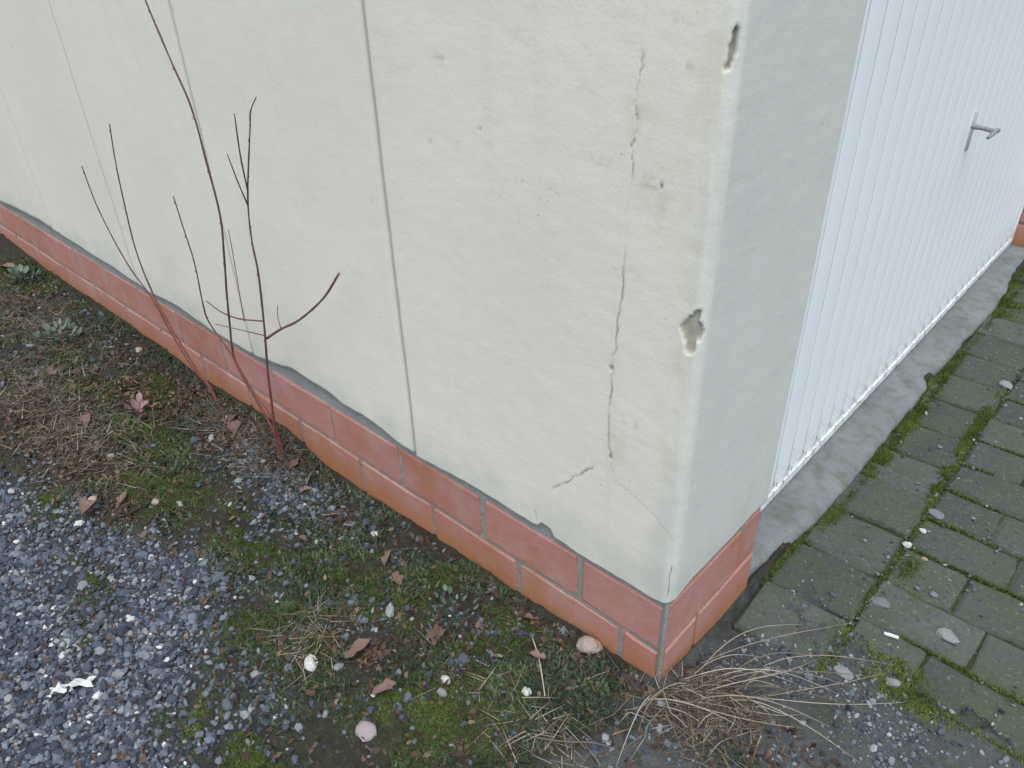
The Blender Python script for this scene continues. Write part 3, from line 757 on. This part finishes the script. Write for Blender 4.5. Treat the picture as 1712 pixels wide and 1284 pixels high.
def keep_out(p, m=0.006):      # nothing inside the plinth
    return p[~((p[:, 1] > -m) & (p[:, 0] < m))]
gp = keep_out(sample(27000, lambda x, y: gravel_mask(x, y) ** 1.1, vis), .008)
sz = np.clip(RNG.lognormal(math.log(0.0043), .40, len(gp)), .0019, .013)
tn = np.clip(RNG.beta(2.2, 2.6, len(gp)) * .95 + RNG.normal(0, .04, len(gp)), 0, 1); tn[RNG.uniform(size=len(gp)) < .012] = 1
V1, F1, t1 = rocks(gp, sz, tone=tn)
gp2 = keep_out(sample(4200, lambda x, y: 0.2 + .8 * sstep(.45, .65, fbm(x * 10, y * 10, 77)), (-2.8, 0.5, -0.95, 0.27)), .008)
def top_z(x, y):
    d = dirt_mask(x, y); return np.where((x > .012) & (y > .26) & (d < .5), PZ + .001, ground_z(x, y))
gp3 = np.vstack([sample(2600, lambda x, y: dirt_mask(x, y) * (.25 + .75 * sstep(.4, .6, fbm(x * 14, y * 14, 78))), (.015, .62, -.1, .45)),
                 sample(900, lambda x, y: .25 + .75 * np.exp(-((x - .19) / .03) ** 2), (.03, .7, .35, 1.9))])
V3, F3, t3 = rocks(gp3, np.clip(RNG.lognormal(math.log(.0026), .45, len(gp3)), .0012, .009), tone=np.clip(RNG.beta(2, 2, len(gp3)), 0, .95), zf=top_z)
gp2 = gp2[~((gp2[:, 0] < 0.01) & (gp2[:, 1] > -.01))]
sz2 = np.clip(RNG.lognormal(math.log(0.0045), .4, len(gp2)), .002, .012); tn2 = np.clip(RNG.beta(1.6, 2.8, len(gp2)), 0, .93)
V2, F2, t2 = rocks(gp2, sz2, tone=tn2)
obj("gravel", raw_mesh("gravel", np.vstack([V1, V2, V3]), np.vstack([F1, F2 + len(V1), F3 + len(V1) + len(V2)]), False, {"tone": np.concatenate([t1, t2, t3])}), GRAVEL, kind="stuff", label="blue grey gravel chippings scattered over the soil")

def blades(pts, zb, length, width, lean, tone, bend=0.4, segs=1, az=None):
    n = len(pts); a = RNG.uniform(0, 2 * np.pi, n) if az is None else az
    dx, dy = np.cos(a), np.sin(a); wx, wy = -dy, dx
    rows = []; T = np.linspace(0, 1, segs + 1)
    for t in T[:-1]:
        th = lean * (1 + bend * t)
        hx = length * t * np.sin(th); hz_ = length * t * np.cos(th); w = width * (1 - 0.75 * t)
        cxx, cyy, czz = pts[:, 0] + dx * hx, pts[:, 1] + dy * hx, zb + hz_
        rows += [np.stack([cxx - wx * w, cyy - wy * w, czz], 1), np.stack([cxx + wx * w, cyy + wy * w, czz], 1)]
    th = lean * (1 + bend)
    rows.append(np.stack([pts[:, 0] + dx * length * np.sin(th), pts[:, 1] + dy * length * np.sin(th), zb + length * np.cos(th)], 1))
    k = len(rows); V = np.stack(rows, 1).reshape(-1, 3); base = (np.arange(n) * k)[:, None]
    F = []
    for s in range(segs - 1):
        o = 2 * s; F += [base + np.array([o, o + 1, o + 3]), base + np.array([o, o + 3, o + 2])]
    o = 2 * (segs - 1); F.append(base + np.array([o, o + 1, o + 2]))
    return V, np.concatenate(F, 0), np.repeat(tone, k)
def merge(parts):
    Vs, Fs, Ts = [], [], []; n = 0
    for V, F, t in parts: Vs.append(V); Fs.append(F + n); Ts.append(t); n += len(V)
    return np.vstack(Vs), np.vstack(Fs), np.concatenate(Ts)

mp = keep_out(sample(90000, lambda x, y: np.clip(moss_mask(x, y) * 1.2 - .1, 0, 1), vis), .004)
n = len(mp); tone = np.clip(fbm(mp[:, 0] * 25, mp[:, 1] * 25, 131) * .8 + RNG.normal(0, .16, n), 0, 1)
parts = [blades(mp, ground_z(mp[:, 0], mp[:, 1]) - .001, RNG.uniform(.003, .010, n), RNG.uniform(.0008, .0018, n), RNG.uniform(.1, 1.1, n), tone)]
obj("moss", raw_mesh("moss", *merge(parts)[:2], False, {"tone": merge(parts)[2]}), MOSSM, kind="stuff", label="green moss cushions between soil and gravel by the side wall")

# moss in the paving joints and along the threshold
def pave_moss(x, y):
    j1 = np.exp(-((x - 0.184 + .018 * (y - .75)) / .011) ** 2) * (sstep(.66, .78, y) * sstep(1.75, 1.2, y) * .95 + .25)
    ex = 0.018 + .03 * (fbm(y * 2.6, y * 0 + 3.3, 71) - .5)
    j2 = np.exp(-((x - ex - .014) / .014) ** 2) * sstep(.50, .72, y) * (.7 + .3 * sstep(.42, .58, fbm(y * 7, y * 0, 141)))
    j2 = np.maximum(j2, np.exp(-((x - .03) / .05) ** 2) * sstep(1.8, 2.2, y) * .8)
    j3 = np.maximum(np.exp(-((x - .29) / .035) ** 2 - ((y - .352) / .022) ** 2), .6 * np.exp(-((x - .33) / .05) ** 2 - ((y - .29) / .02) ** 2))
    j3 = np.maximum(j3, .6 * np.exp(-((x - .222) / .02) ** 2 - ((y - .62) / .05) ** 2))
    rowd = np.abs(((y - 0.421) / 0.127 + 0.5) % 1 - 0.5) * 0.127
    j4 = np.exp(-(rowd / .003) ** 2) * (x > .19) * .7 * sstep(.38, .55, fbm(x * 9, y * 9, 142))
    j5 = np.exp(-((x - .012) / .012) ** 2) * sstep(.33, .45, y) * .35
    return np.clip(np.max([j1 * sstep(.34, .55, fbm(x * 18, y * 18, 143)), j2 * sstep(.22, .45, fbm(x * 20, y * 20, 144)), j3, j4, j5], 0), 0, 1)
def pave_z(x, y): return np.where(dirt_mask(x, y) > .5, np.maximum(ground_z(x, y), -.034), -.036 + .006 * pave_moss(x, y))
pp = sample(100000, pave_moss, (-0.02, 0.75, 0.24, 2.55)); n = len(pp)
tone = np.clip(.15 + .75 * fbm(pp[:, 0] * 22, pp[:, 1] * 22, 145) + RNG.normal(0, .14, n) + .12 * (np.hypot(pp[:, 0] - .29, pp[:, 1] - .35) < .06), 0, 1)
V, F, t = blades(pp, pave_z(pp[:, 0], pp[:, 1]), RNG.uniform(.004, .011, n), RNG.uniform(.0008, .0018, n), RNG.uniform(.1, 1.1, n), tone)
obj("joint_moss", raw_mesh("joint_moss", V, F, False, {"tone": t}), MOSSM, kind="stuff", label="bright green moss growing in the paving joints")

# low weeds and grass blades
wp = keep_out(sample(30000, lambda x, y: np.clip(.75 * sstep(.44, .62, fbm(x * 11, y * 11, 151)) * sstep(-.62, -.30, y) * (1 - .8 * gravel_mask(x, y)) * (.7 + .3 * sstep(-1.3, -.8, x)), 0, 1), vis), .004)
n = len(wp); tone = np.clip(fbm(wp[:, 0] * 13, wp[:, 1] * 13, 152) + RNG.normal(0, .2, n), 0, 1)
p1 = blades(wp, ground_z(wp[:, 0], wp[:, 1]) - .001, RNG.uniform(.006, .020, n), RNG.uniform(.0014, .0034, n), RNG.uniform(.3, 1.3, n), tone, segs=2)
lp = sample(420, lambda x, y: blob(x, y, [(-.58, -.36, .07, .06, 1), (-.1, -.08, .12, .06, .7), (-.42, -.1, .2, .05, .5), (-2.4, -.2, .4, .1, .5)]), vis)
n = len(lp)
p2 = blades(lp, ground_z(lp[:, 0], lp[:, 1]) - .001, RNG.uniform(.02, .055, n), RNG.uniform(.0006, .0012, n), RNG.uniform(.2, 1.2, n), RNG.uniform(.4, 1, n), segs=3)
V, F, t = merge([p1, p2])
obj("low_weeds", raw_mesh("low_weeds", V, F, False, {"tone": t}), GRASSM, kind="stuff", label="short dark green weeds and grass in the soil strip")

# leaf litter crumbs and straw bits
def flakes(pts, size, zf, tone, lift=.004):
    n = len(pts); a = RNG.uniform(0, 2 * np.pi, n); c, s = np.cos(a), np.sin(a)
    base = np.array([(-1, 0, 0), (-.3, -.5, .15), (.4, -.42, .1), (1, 0, .2), (.3, .5, .12), (-.4, .45, .2)])
    V = np.repeat(base[None], n, 0) * RNG.uniform(.6, 1.3, (n, 6, 1)); V[:, :, 2] += RNG.normal(0, .18, (n, 6)); V *= size[:, None, None]
    V[:, :, 2] += V[:, :, 0] * RNG.normal(0, .45, (n, 1)) + V[:, :, 1] * RNG.normal(0, .45, (n, 1))
    x = V[:, :, 0] * c[:, None] - V[:, :, 1] * s[:, None]; y = V[:, :, 0] * s[:, None] + V[:, :, 1] * c[:, None]
    V[:, :, 0] = x + pts[:, 0:1]; V[:, :, 1] = y + pts[:, 1:2]; V[:, :, 2] += (zf(pts[:, 0], pts[:, 1]) + lift * RNG.uniform(.2, 1.2, n))[:, None]
    F0 = np.array([(0, 1, 5), (1, 4, 5), (1, 2, 4), (2, 3, 4)])
    return V.reshape(-1, 3), (F0[None] + (np.arange(n) * 6)[:, None, None]).reshape(-1, 3), np.repeat(tone, 6)
fp = keep_out(sample(14000, lambda x, y: np.clip(brown_mask(x, y) + .10, 0, 1), (-3.0, 0.3, -.9, 0.1)), .01); n = len(fp)
fp = fp[~((fp[:, 0] < .012) & (fp[:, 1] > -.012))]; n = len(fp)
V, F, t = flakes(fp, RNG.uniform(.0025, .010, n), ground_z, np.clip(RNG.beta(2, 2.4, n), 0, 1))
obj("leaf_litter", raw_mesh("leaf_litter", V, F, False, {"tone": t}), LITTERM, kind="stuff", label="brown crumbled leaf litter along the foot of the plinth")

sp = keep_out(sample(3600, lambda x, y: np.clip(blob(x, y, [(-1.73, -.36, .35, .10, 1), (-1.2, -.1, .2, .06, .7), (-.56, -.35, .06, .06, .9), (-2.3, -.2, .4, .1, .8), (-.1, -.21, .12, .05, .8), (.05, .0, .1, .06, .6)]), 0, 1), (-3.0, .35, -.9, .1)), .01)
sp = sp[~((sp[:, 0] < .02) & (sp[:, 1] > -.02))]; n = len(sp)
V, F, t = blades(sp, ground_z(sp[:, 0], sp[:, 1]) + RNG.uniform(.002, .010, n), RNG.uniform(.02, .07, n), RNG.uniform(.0005, .0011, n), RNG.uniform(1.25, 1.55, n), RNG.uniform(0, 1, n), bend=.05, segs=2)
obj("straw_bits", raw_mesh("straw_bits", V, F, False, {"tone": t}), STRAWM, kind="stuff", label="thin dry straw stems lying on the soil")

# ------------------------------------------------------------------ saplings
def sap(name, base, stems, label):
    e = obj(name, None, loc=base, label=label, cat="sapling", group="bare saplings growing against the side wall")
    bx, by, bz = base
    for (pts, ra, rb, twigs) in stems:
        Q = [(p[0] - bx, p[1] - by, p[2] - bz) for p in pts]; n = len(Q)
        st = obj("stem", tube_mesh("stem", Q, [.70 * (rb + (ra - rb) * i / (n - 1)) for i in range(n)], 7, wob=.25, refine=5), BARK, e)
        for (tp, r1, r2) in twigs:
            Q = [(p[0] - bx, p[1] - by, p[2] - bz) for p in tp]; n = len(Q)
            obj("twig", tube_mesh("twig", Q, [r2 + (r1 - r2) * i / (n - 1) for i in range(n)], 6, wob=.3, refine=5), BARK, st)
        # alternate buds along the stem
        bv = []; bf = []
        P = np.array([(p[0] - bx, p[1] - by, p[2] - bz) for p in pts])
        for i in range(len(P) - 1):
            for q in (0.2, 0.7):
                c = P[i] * (1 - q) + P[i + 1] * q; d = P[i] - P[i + 1]; d /= np.linalg.norm(d)
                sgn = 1 if (i * 2 + (q > .5)) % 2 else -1
                sd = np.array([sgn * .9, -.3, .1]); r = .0016 + .0009 * i / len(P)
                k0 = len(bv); tip = c + sd * r * 2.0 + d * .006
                a_ = np.cross(d, sd); a_ /= np.linalg.norm(a_)
                bv += [tuple(c + sd * r + d * -.003), tuple(c + sd * r * 1.9 + a_ * .001), tuple(c + sd * r * 1.9 - a_ * .001), tuple(tip)]
                bf += [(k0, k0 + 1, k0 + 2), (k0 + 1, k0 + 3, k0 + 2), (k0, k0 + 3, k0 + 1), (k0, k0 + 2, k0 + 3)]
        me = bpy.data.meshes.new("buds"); me.from_pydata(bv, [], bf); me.update()
        o = obj("buds", me, BARK, st); o["kind"] = "stuff"
    return e
A1 = [[-1.551, -0.16, 0.682], [-1.589, -0.144, 0.579], [-1.593, -0.129, 0.48], [-1.583, -0.113, 0.392], [-1.544, -0.097, 0.315], [-1.533, -0.081, 0.214], [-1.499, -0.066, 0.111], [-1.467, -0.05, 0.052], [-1.44, -.045, -.015]]
A2 = [[-1.471, -0.1, 0.778], [-1.523, -0.093, 0.682], [-1.568, -0.086, 0.568], [-1.607, -0.079, 0.428], [-1.604, -0.071, 0.305], [-1.558, -0.064, 0.197], [-1.501, -0.057, 0.107], [-1.455, -0.05, 0.057], [-1.432, -.045, -.015]]
B1 = [[-1.14, -0.14, 0.691], [-1.159, -0.129, 0.61], [-1.179, -0.117, 0.525], [-1.219, -0.106, 0.406], [-1.24, -0.094, 0.347], [-1.194, -0.083, 0.276], [-1.155, -0.071, 0.183], [-1.1, -0.06, 0.103], [-1.09, -.06, -.01]]
B2_ = [[-1.075, -.135, 1.13], [-1.062, -0.13, 1.054], [-1.04, -0.122, 0.958], [-1.021, -0.114, 0.877], [-1.03, -0.106, 0.774], [-1.043, -0.098, 0.661], [-1.087, -0.09, 0.556], [-1.135, -0.082, 0.453], [-1.176, -0.074, 0.36], [-1.217, -0.066, 0.242], [-1.188, -0.058, 0.154], [-1.138, -0.05, 0.062], [-1.10, -.05, -.01]]
B3 = [[-0.847, -0.1, 0.868], [-0.917, -0.096, 0.725], [-0.944, -0.093, 0.633], [-0.954, -0.089, 0.565], [-0.974, -0.085, 0.49], [-1.002, -0.081, 0.393], [-1.034, -0.078, 0.286], [-1.062, -0.074, 0.172], [-1.089, -0.07, 0.059], [-1.093, -.068, -.01]]
T3 = [([[-0.836, -0.13, 0.895], [-0.877, -0.114, 0.814], [-0.91, -0.097, 0.736]], .0018, .0011), ([[-0.892, -0.13, 0.817], [-0.909, -0.113, 0.759], [-0.923, -0.096, 0.706]], .0016, .001),
      ([[-0.808, -0.1, 0.92], [-0.835, -0.1, 0.894], [-0.847, -0.1, 0.868]], .0015, .001), ([[-0.731, -0.045, 0.605], [-0.789, -0.053, 0.537], [-0.88, -0.061, 0.463], [-0.947, -0.07, 0.422], [-1.004, -0.078, 0.382]], .0028, .0022),
      ([[-1.328, -0.05, 0.36], [-1.237, -0.06, 0.363], [-1.13, -0.07, 0.385], [-1.001, -0.08, 0.427]], .0021, .0012), ([[-0.959, -0.06, 0.471], [-0.957, -.066, .448], [-0.948, -0.0695, 0.422]], .0012, .0008),
      ([[-1.06, -0.16, 0.433], [-1.03, -0.11, 0.405], [-1.009, -0.078, 0.387]], .0014, .0009)]
sap("bare_sapling", (-1.436, -.045, 0.0), [(A1, .0036, .0016, []), (A2, .0042, .0018, [])], "bare sapling with two thin red-based stems forking up, left of the taller one")
sap("bare_sapling", (-1.093, -.06, 0.0), [(B1, .0036, .0016, []), (B2_, .0044, .0020, [([[-1.08, -0.07, 0.612], [-1.088, -0.07, 0.535], [-1.101, -0.07, 0.445], [-1.108, -0.07, 0.386]], .0012, .0008)]), (B3, .0050, .0020, T3)],
    "taller bare sapling with three stems and side twigs, one reaching the picture top")

# ------------------------------------------------------------------ weeds with leaves
def leaf_mesh(name, L, Wd, curl=.25, fold_=.3, seed=0, lobes=0.0):
    r = np.random.default_rng(seed); n = 7; V = []; F = []
    for i in range(n):
        t = i / (n - 1); w = Wd * (math.sin(math.pi * min(1, t * .92 + .06)) ** .8) * (1 + r.normal(0, .08 + lobes)); x = L * t; zc = curl * L * t * t
        V += [(x, -w, zc + fold_ * w + r.normal(0, .03 * L)), (x, 0, zc), (x, w, zc + fold_ * w + r.normal(0, .03 * L))]
    for i in range(n - 1):
        o = 3 * i; F += [(o, o + 3, o + 4, o + 1), (o + 1, o + 4, o + 5, o + 2)]
    me = bpy.data.meshes.new(name); me.from_pydata(V, [], F); me.update()
    me.polygons.foreach_set("use_smooth", [True] * len(me.polygons)); return me
def gz1(x, y): return float(ground_z(np.array([x]), np.array([y]))[0])
def weed(name, x, y, nleaf, L, mat, label, cat="weed", spread=.02):
    e = obj(name, None, loc=(x, y, gz1(x, y)), label=label, cat=cat)
    ms = [leaf_mesh("leaf", L * s, L * .30 * s, .25, .35, 40 + k) for k, s in enumerate((1, .8, .65))]
    for k in range(nleaf):
        a = 2.4 * k + random.uniform(-.3, .3); rr = spread * math.sqrt(random.random())
        obj("leaf", random.choice(ms), mat, e, (rr * math.cos(a), rr * math.sin(a) * .6, random.uniform(.004, .03)), (random.uniform(-.4, .4), random.uniform(-1.0, -.1), a))
    return e
weed("leafy_weed", -2.17, -.195, 46, .030, WEEDM, "blue-green leafy weed growing near the plinth, far left", spread=.09)
weed("leafy_weed", -1.56, -.215, 12, .035, REDM, "small weed with reddish pink leaves left of the saplings", spread=.045)
weed("leafy_weed", -2.75, -.10, 34, .032, WEEDM, "green weed tuft at the far left foot of the plinth", spread=.07)
weed("leafy_weed", -0.40, -.115, 18, .016, WEEDM, "low green weed close under the middle of the plinth", spread=.05)

# ------------------------------------------------------------------ single stones, leaves, scraps
def stone_mesh(seed, flat=.6):
    import bmesh
    r = np.random.default_rng(seed); bm = bmesh.new(); bmesh.ops.create_icosphere(bm, subdivisions=2, radius=1.0)
    ph = r.uniform(0, 6.28, 6)
    for v in bm.verts:
        c = v.co; k = 1 + .16 * math.sin(2.1 * c.x + ph[0]) * math.sin(2.6 * c.y + ph[1]) + .12 * math.sin(3.7 * c.z + 2.2 * c.x + ph[2]) + r.normal(0, .045)
        v.co = Vector((c.x * k, c.y * k * r.uniform(.97, 1.03), c.z * k * flat))
    me = bpy.data.meshes.new("stone"); bm.to_mesh(me); bm.free(); return me
def pz(x, y):
    return PZ if (x > .012 and y > .30 and dirt_mask(np.array([x]), np.array([y]))[0] < .5) else gz1(x, y)
def stone(x, y, size, m, label, seed, flat=.55, asp=.8, rz=0.0, z=None, tilt=0.0, group=None):
    me = stone_mesh(seed, flat); zz = (pz(x, y) if z is None else z)
    o = obj("stone", me, STONE_MATS[m], None, (x, y, zz + size * flat * .30), (tilt, tilt * .5, rz), label=label, cat="stone", group=group); o.scale = (size, size * asp, size); return o
stone(-.510, -.383, .0155, "white", "bright white pebble on dark soil left of the straw tuft", 1, .6, .85)
stone(-.326, -.400, .021, "pink", "flat pinkish grey stone near the bottom edge", 2, .4, .9)
stone(-.150, -.014, .024, "tan", "pale tan stone leaning against the plinth foot near the corner", 3, .65, .75, .6, tilt=.4)
stone(.337, .478, .0185, "grey", "round pale grey stone lying on the mossy pavers", 4, .35, .85, .3)
stone(.195, .678, .0095, "white", "small whitish pebble in the sandy joint between pavers", 5, .7, .9)
stone(.205, .745, .008, "white", "tiny white chip beside the mossy paver joint, further back", 6, .7, .7)
stone(.236, .659, .007, "tan", "small tan pebble in the paver joint by the whitish pebble", 7, .6, .7)
stone(-1.897, -.06, .014, "tan", "tan stone at the plinth foot left of the saplings", 8)
stone(-1.426, -.356, .013, "grey", "pale grey stone at the border of brown grass and gravel", 9)
stone(-1.287, -.458, .012, "tan", "pale stone beside the curled brown leaf in the gravel", 10)
stone(-1.154, -.365, .012, "tan", "beige pebble right of the curled brown leaf", 11)
stone(-1.116, -.329, .010, "pink", "pinkish pebble right of the beige pebble in the gravel", 12)
stone(-.704, -.079, .010, "white", "small white stone in the soil a little off the plinth, left of the dark joint", 13)
stone(-.294, -.244, .011, "white", "white stone, upper of two close together in the soil", 14, .6, .7)
stone(-.275, -.268, .011, "grey", "pale stone, lower of two close together in the soil", 15, .6, .7)
stone(-.88, -.559, .010, "white", "white chip on the gravel between two moss patches", 16)
stone(-.843, -.576, .009, "grey", "light grey chip just below the white chip on gravel", 17)
stone(-.883, -.685, .009, "white", "small white chip in gravel above the paper scrap", 18)
stone(-1.018, -.45, .008, "white", "tiny white chip in the dark gravel above the moss patch", 19)
stone(-.169, -.166, .010, "white", "small pale stone in the soil below the corner brick", 20)
stone(.212, .478, .018, "blue", "blue-grey dirt patch shaped as a flat lump beside the first pavers", 21, .3, .8)  # stone mesh standing in for a bluish patch of dirt
stone(.208, .821, .018, "blue", "bluish dirt patch shaped as a flat chip in the paver joint", 22, .25, .8)  # also a dirt patch, built with the stone mesh
stone(.175, 1.506, .020, "grey", "pale grey pebble in the far mossy paver joint", 23, .5, .8)
stone(.30, .30, .013, "grey", "greenish grey pebble beside the bright moss clump", 24, .6, .8)
stone(.225, .262, .018, "grey", "pale stone half buried in dirt between straw and moss", 25, .5, .6)

LEAVES = [(-.464, -.307, .060, "broad brown dead leaf lying on soil above the white pebble"), (-.385, -.182, .060, "narrow dark brown leaf in the green weeds below the plinth"), (-1.245, -.478, .055, "curled reddish brown leaf on the gravel border"),
          (-1.225, -.41, .045, "brown leaf just above the curled leaf on the gravel border"), (-.945, -.096, .030, "small orange brown leaf in the gravel under the saplings"), (-2.93, -.10, .10, "large reddish dead leaf at the far left edge"),
          (-1.33, -.06, .05, "dark red leaf at the foot of the left sapling"), (-1.28, -.085, .045, "brown leaf between the two saplings at the plinth foot"), (-1.19, -.10, .045, "brown leaf at the foot of the taller sapling"), (-1.05, -.06, .04, "rusty leaf under the right twig of the taller sapling"),
          (-.62, -.11, .04, "pale brown leaf in soil below the dark joint of the plinth"), (-.36, -.33, .045, "torn brown leaf between the white pebble and the pink stone"), (-.80, -.20, .035, "small brown leaf on the gravel patch below the plinth"), (-.27, -.04, .035, "brown leaf tucked against the plinth near the tan stone"),
          (-1.95, -.30, .06, "tan leaf in the brown dry grass on the left"), (-1.62, -.33, .05, "dark brown leaf in the dry grass near the left gravel"), (-.55, -.14, .04, "pinkish brown leaf in the weeds left of the narrow leaf"), (-.20, -.10, .03, "curled brown leaf by the thin pale twig")]
for k, (x, y, L, lb) in enumerate(LEAVES):
    me = leaf_mesh("dead_leaf", L, L * random.uniform(.18, .34), random.uniform(.0, .35) * random.choice((1, -.6)), random.uniform(.3, 1.3), 700 + k, .22)
    o = obj("dead_leaf", me, LEAFM, None, None, None, label=lb, cat="leaf", group="dead leaves lying on the soil")
    a = random.uniform(0, 6.28); o.location = (x - math.cos(a) * L / 2, min(y - math.sin(a) * L / 2, -.012), gz1(x, y) + .010); o.rotation_euler = (random.uniform(-.3, .3), random.uniform(-.05, .2), a)
    if y + .5 * L * abs(math.sin(a)) > -.01: o.rotation_euler.z = math.pi * random.choice((0.05, .95))

# torn paper scrap, cigarette-like white stick, twigs
def scrap(x, y, w, h, rz, seed, label):
    r = np.random.default_rng(seed); n = 6; V = []
    for j in range(n):
        for i in range(n):
            u, v = i / (n - 1) - .5, j / (n - 1) - .5
            e = 1 + .25 * r.normal() * (i in (0, n - 1) or j in (0, n - 1))
            V.append((u * w * e, v * h * e, .004 * r.normal() + .006 * math.sin(5 * u + seed) + .006))
    o = obj("paper_scrap", raw_mesh("paper_scrap", V, grid_faces(n, n), False), PAPER, None, (x, y, gz1(x, y) + .010), (.1, -.12, rz), label=label, cat="paper")
    md = o.modifiers.new("t", 'SOLIDIFY'); md.thickness = .0006; return o
scrap(-.806, -.722, .034, .018, .75, 1, "crumpled white paper scrap on gravel, lower left of two")
scrap(-.788, -.690, .040, .016, .95, 2, "folded white paper scrap on gravel, upper right of two")
def stick(name, pts, r, mat, label, cat):
    p0 = pts[0]; return obj(name, tube_mesh(name, [(a - p0[0], b - p0[1], c - p0[2]) for a, b, c in pts], r, 8, wob=.1), mat, None, p0, None, label=label, cat=cat)
stick("cigarette_end", [(.246, .4015, -.0235), (.258, .405, -.0235), (.271, .4085, -.0235)], [.0036] * 3, PAPER, "short white cigarette end lying on the paving", "cigarette end")
zt = lambda x, y, d=.006: gz1(x, y) + d
stick("twig", [(-.235, -.075, zt(-.235, -.075, .012)), (-.200, -.098, zt(-.2, -.098, .010)), (-.165, -.128, zt(-.165, -.128, .010)), (-.135, -.155, zt(-.135, -.155, .008))], [.0010, .0014, .0014, .0009], STRAW1, "thin pale twig lying slanted on the soil near the corner", "twig")
stick("twig", [(-.11, -.235, zt(-.11, -.235, .010)), (-.06, -.205, zt(-.06, -.205, .012)), (-.02, -.17, zt(-.02, -.17, .012)), (.01, -.155, zt(.01, -.155, .010))], [.0010, .0015, .0013, .0009], STRAW1, "bleached twig on the soil at the bottom below the corner", "twig")

# ------------------------------------------------------------------ dry grass tuft at the corner
tuft = obj("dry_grass_tuft", None, loc=(.06, .03, gz1(.06, .03)), label="tangled clump of dry straw grass at the foot of the corner", cat="dry grass")
tx0, ty0, tz0 = tuft.location
def strand(p0, p1, sag, r):
    a = np.array(p0, float); c = np.array(p1, float); side = np.cross(c - a, (0, 0, 1)); side /= np.linalg.norm(side) + 1e-9
    k = random.uniform(-.12, .12) * np.linalg.norm(c - a); P = []
    for t in np.linspace(0, 1, 6):
        q = a + (c - a) * t + side * k * math.sin(math.pi * t); q[2] += sag * math.sin(math.pi * t ** .8)
        zmin = pz(q[0], q[1]) + .003
        q[2] = max(q[2], zmin); P.append((q[0] - tx0, q[1] - ty0, q[2] - tz0))
    if random.random() < .55:                       # a broken, kinked stem
        k = random.randint(2, 4); dx, dy, dz = random.uniform(-.014, .014), random.uniform(-.014, .014), random.uniform(-.002, .006)
        P = [p if i < k else (p[0] + dx * (i - k + 1), p[1] + dy * (i - k + 1), max(p[2] + dz, p[2] - .002)) for i, p in enumerate(P)]
    me = tube_mesh("blade", P, [r * .9, r, r, r * .85, r * .65, r * .25], 4, cap=False, refine=2)
    return me
LONG = [((.10, .12), (.235, .36), .018), ((.06, .05), (.262, .245), .012), ((.03, .01), (.20, .17), .014), ((.05, .03), (.30, .20), .010), ((.02, -.02), (.22, .11), .016), ((.06, .04), (.16, .24), .03), ((.03, .08), (.13, .29), .02),
        ((.05, .0), (.25, .14), .014), ((.0, -.04), (.15, .03), .018), ((.03, .04), (.10, .20), .04), ((.02, .03), (.21, .20), .02), ((.04, -.01), (.17, .09), .022), ((.06, .06), (.25, .30), .01), ((.12, .10), (.33, .27), .008), ((.10, .06), (.29, .16), .010), ((.08, .09), (.27, .30), .012), ((.14, .12), (.30, .33), .006), ((.05, .06), (.24, .21), .02), ((.02, .1), (.15, .34), .015), ((-.02, -.04), (-.03, -.16), .02), ((.0, -.03), (.02, -.15), .015), ((.02, -.05), (.10, -.10), .015)]
for (a, c, sag) in LONG:
    obj("blade", strand((*a, pz(*a) + .006), (*c, pz(*c) + .006), sag, random.uniform(.0006, .0012)), STRAW1, tuft)
for k in range(52):
    a = (random.gauss(.07, .045), random.gauss(.02, .05)); an = random.gauss(.55, .55) if random.random() < .6 else random.uniform(0, 6.28); L = random.uniform(.03, .13)
    if a[0] < .012: a = (.012, min(a[1], -.01))
    c = (a[0] + L * math.cos(an), a[1] + L * math.sin(an))
    obj("blade", strand((*a, pz(*a) + random.uniform(.002, .014)), (*c, pz(*c) + random.uniform(.003, .018)), random.uniform(.0, .014), random.uniform(.0005, .0011)), STRAW1, tuft)
th = np.stack([RNG.normal(.075, .05, 800), RNG.normal(.02, .05, 800)], 1); th = th[~((th[:, 0] < .012) & (th[:, 1] > -.012))]; n = len(th)
V, F, t = blades(th, ground_z(th[:, 0], th[:, 1]) + RNG.uniform(0, .014, n), RNG.uniform(.015, .06, n), RNG.uniform(.0005, .0011, n), RNG.uniform(.9, 1.5, n), np.clip(RNG.beta(1.2, 2.6, n), 0, 1), bend=.05, segs=2, az=RNG.uniform(0, 6.28, n))
V = V - np.array([tx0, ty0, tz0])
o = obj("thatch", raw_mesh("thatch", V, F, False, {"tone": t}), STRAWM, tuft); o["kind"] = "stuff"

# dead grass and dark leaves heaped round the foot of the taller sapling
def small_tuft(x, y, n, sx, sy, label, lmin, lmax):
    p = np.stack([RNG.normal(0, sx, n), RNG.normal(0, sy, n)], 1); p = p[p[:, 1] + y < -.008]; n = len(p); zb = ground_z(p[:, 0] + x, p[:, 1] + y) - gz1(x, y)
    a1 = blades(p, zb, RNG.uniform(lmin, lmax, n), RNG.uniform(.0005, .0010, n), RNG.uniform(.5, 1.45, n), np.clip(RNG.beta(2.2, 2.2, n), 0, 1), bend=.1, segs=2, az=RNG.uniform(math.pi * .95, math.pi * 2.05, n))
    obj("dead_grass", raw_mesh("dead_grass", a1[0], a1[1], False, {"tone": a1[2]}), STRAWM, None, (x, y, gz1(x, y)), label=label, kind="stuff")
small_tuft(-1.12, -.065, 420, .075, .025, "brown dead grass heaped round the foot of the taller sapling", .02, .07)
small_tuft(-1.40, -.060, 160, .070, .022, "reddish brown dead grass round the foot of the left sapling", .02, .06)
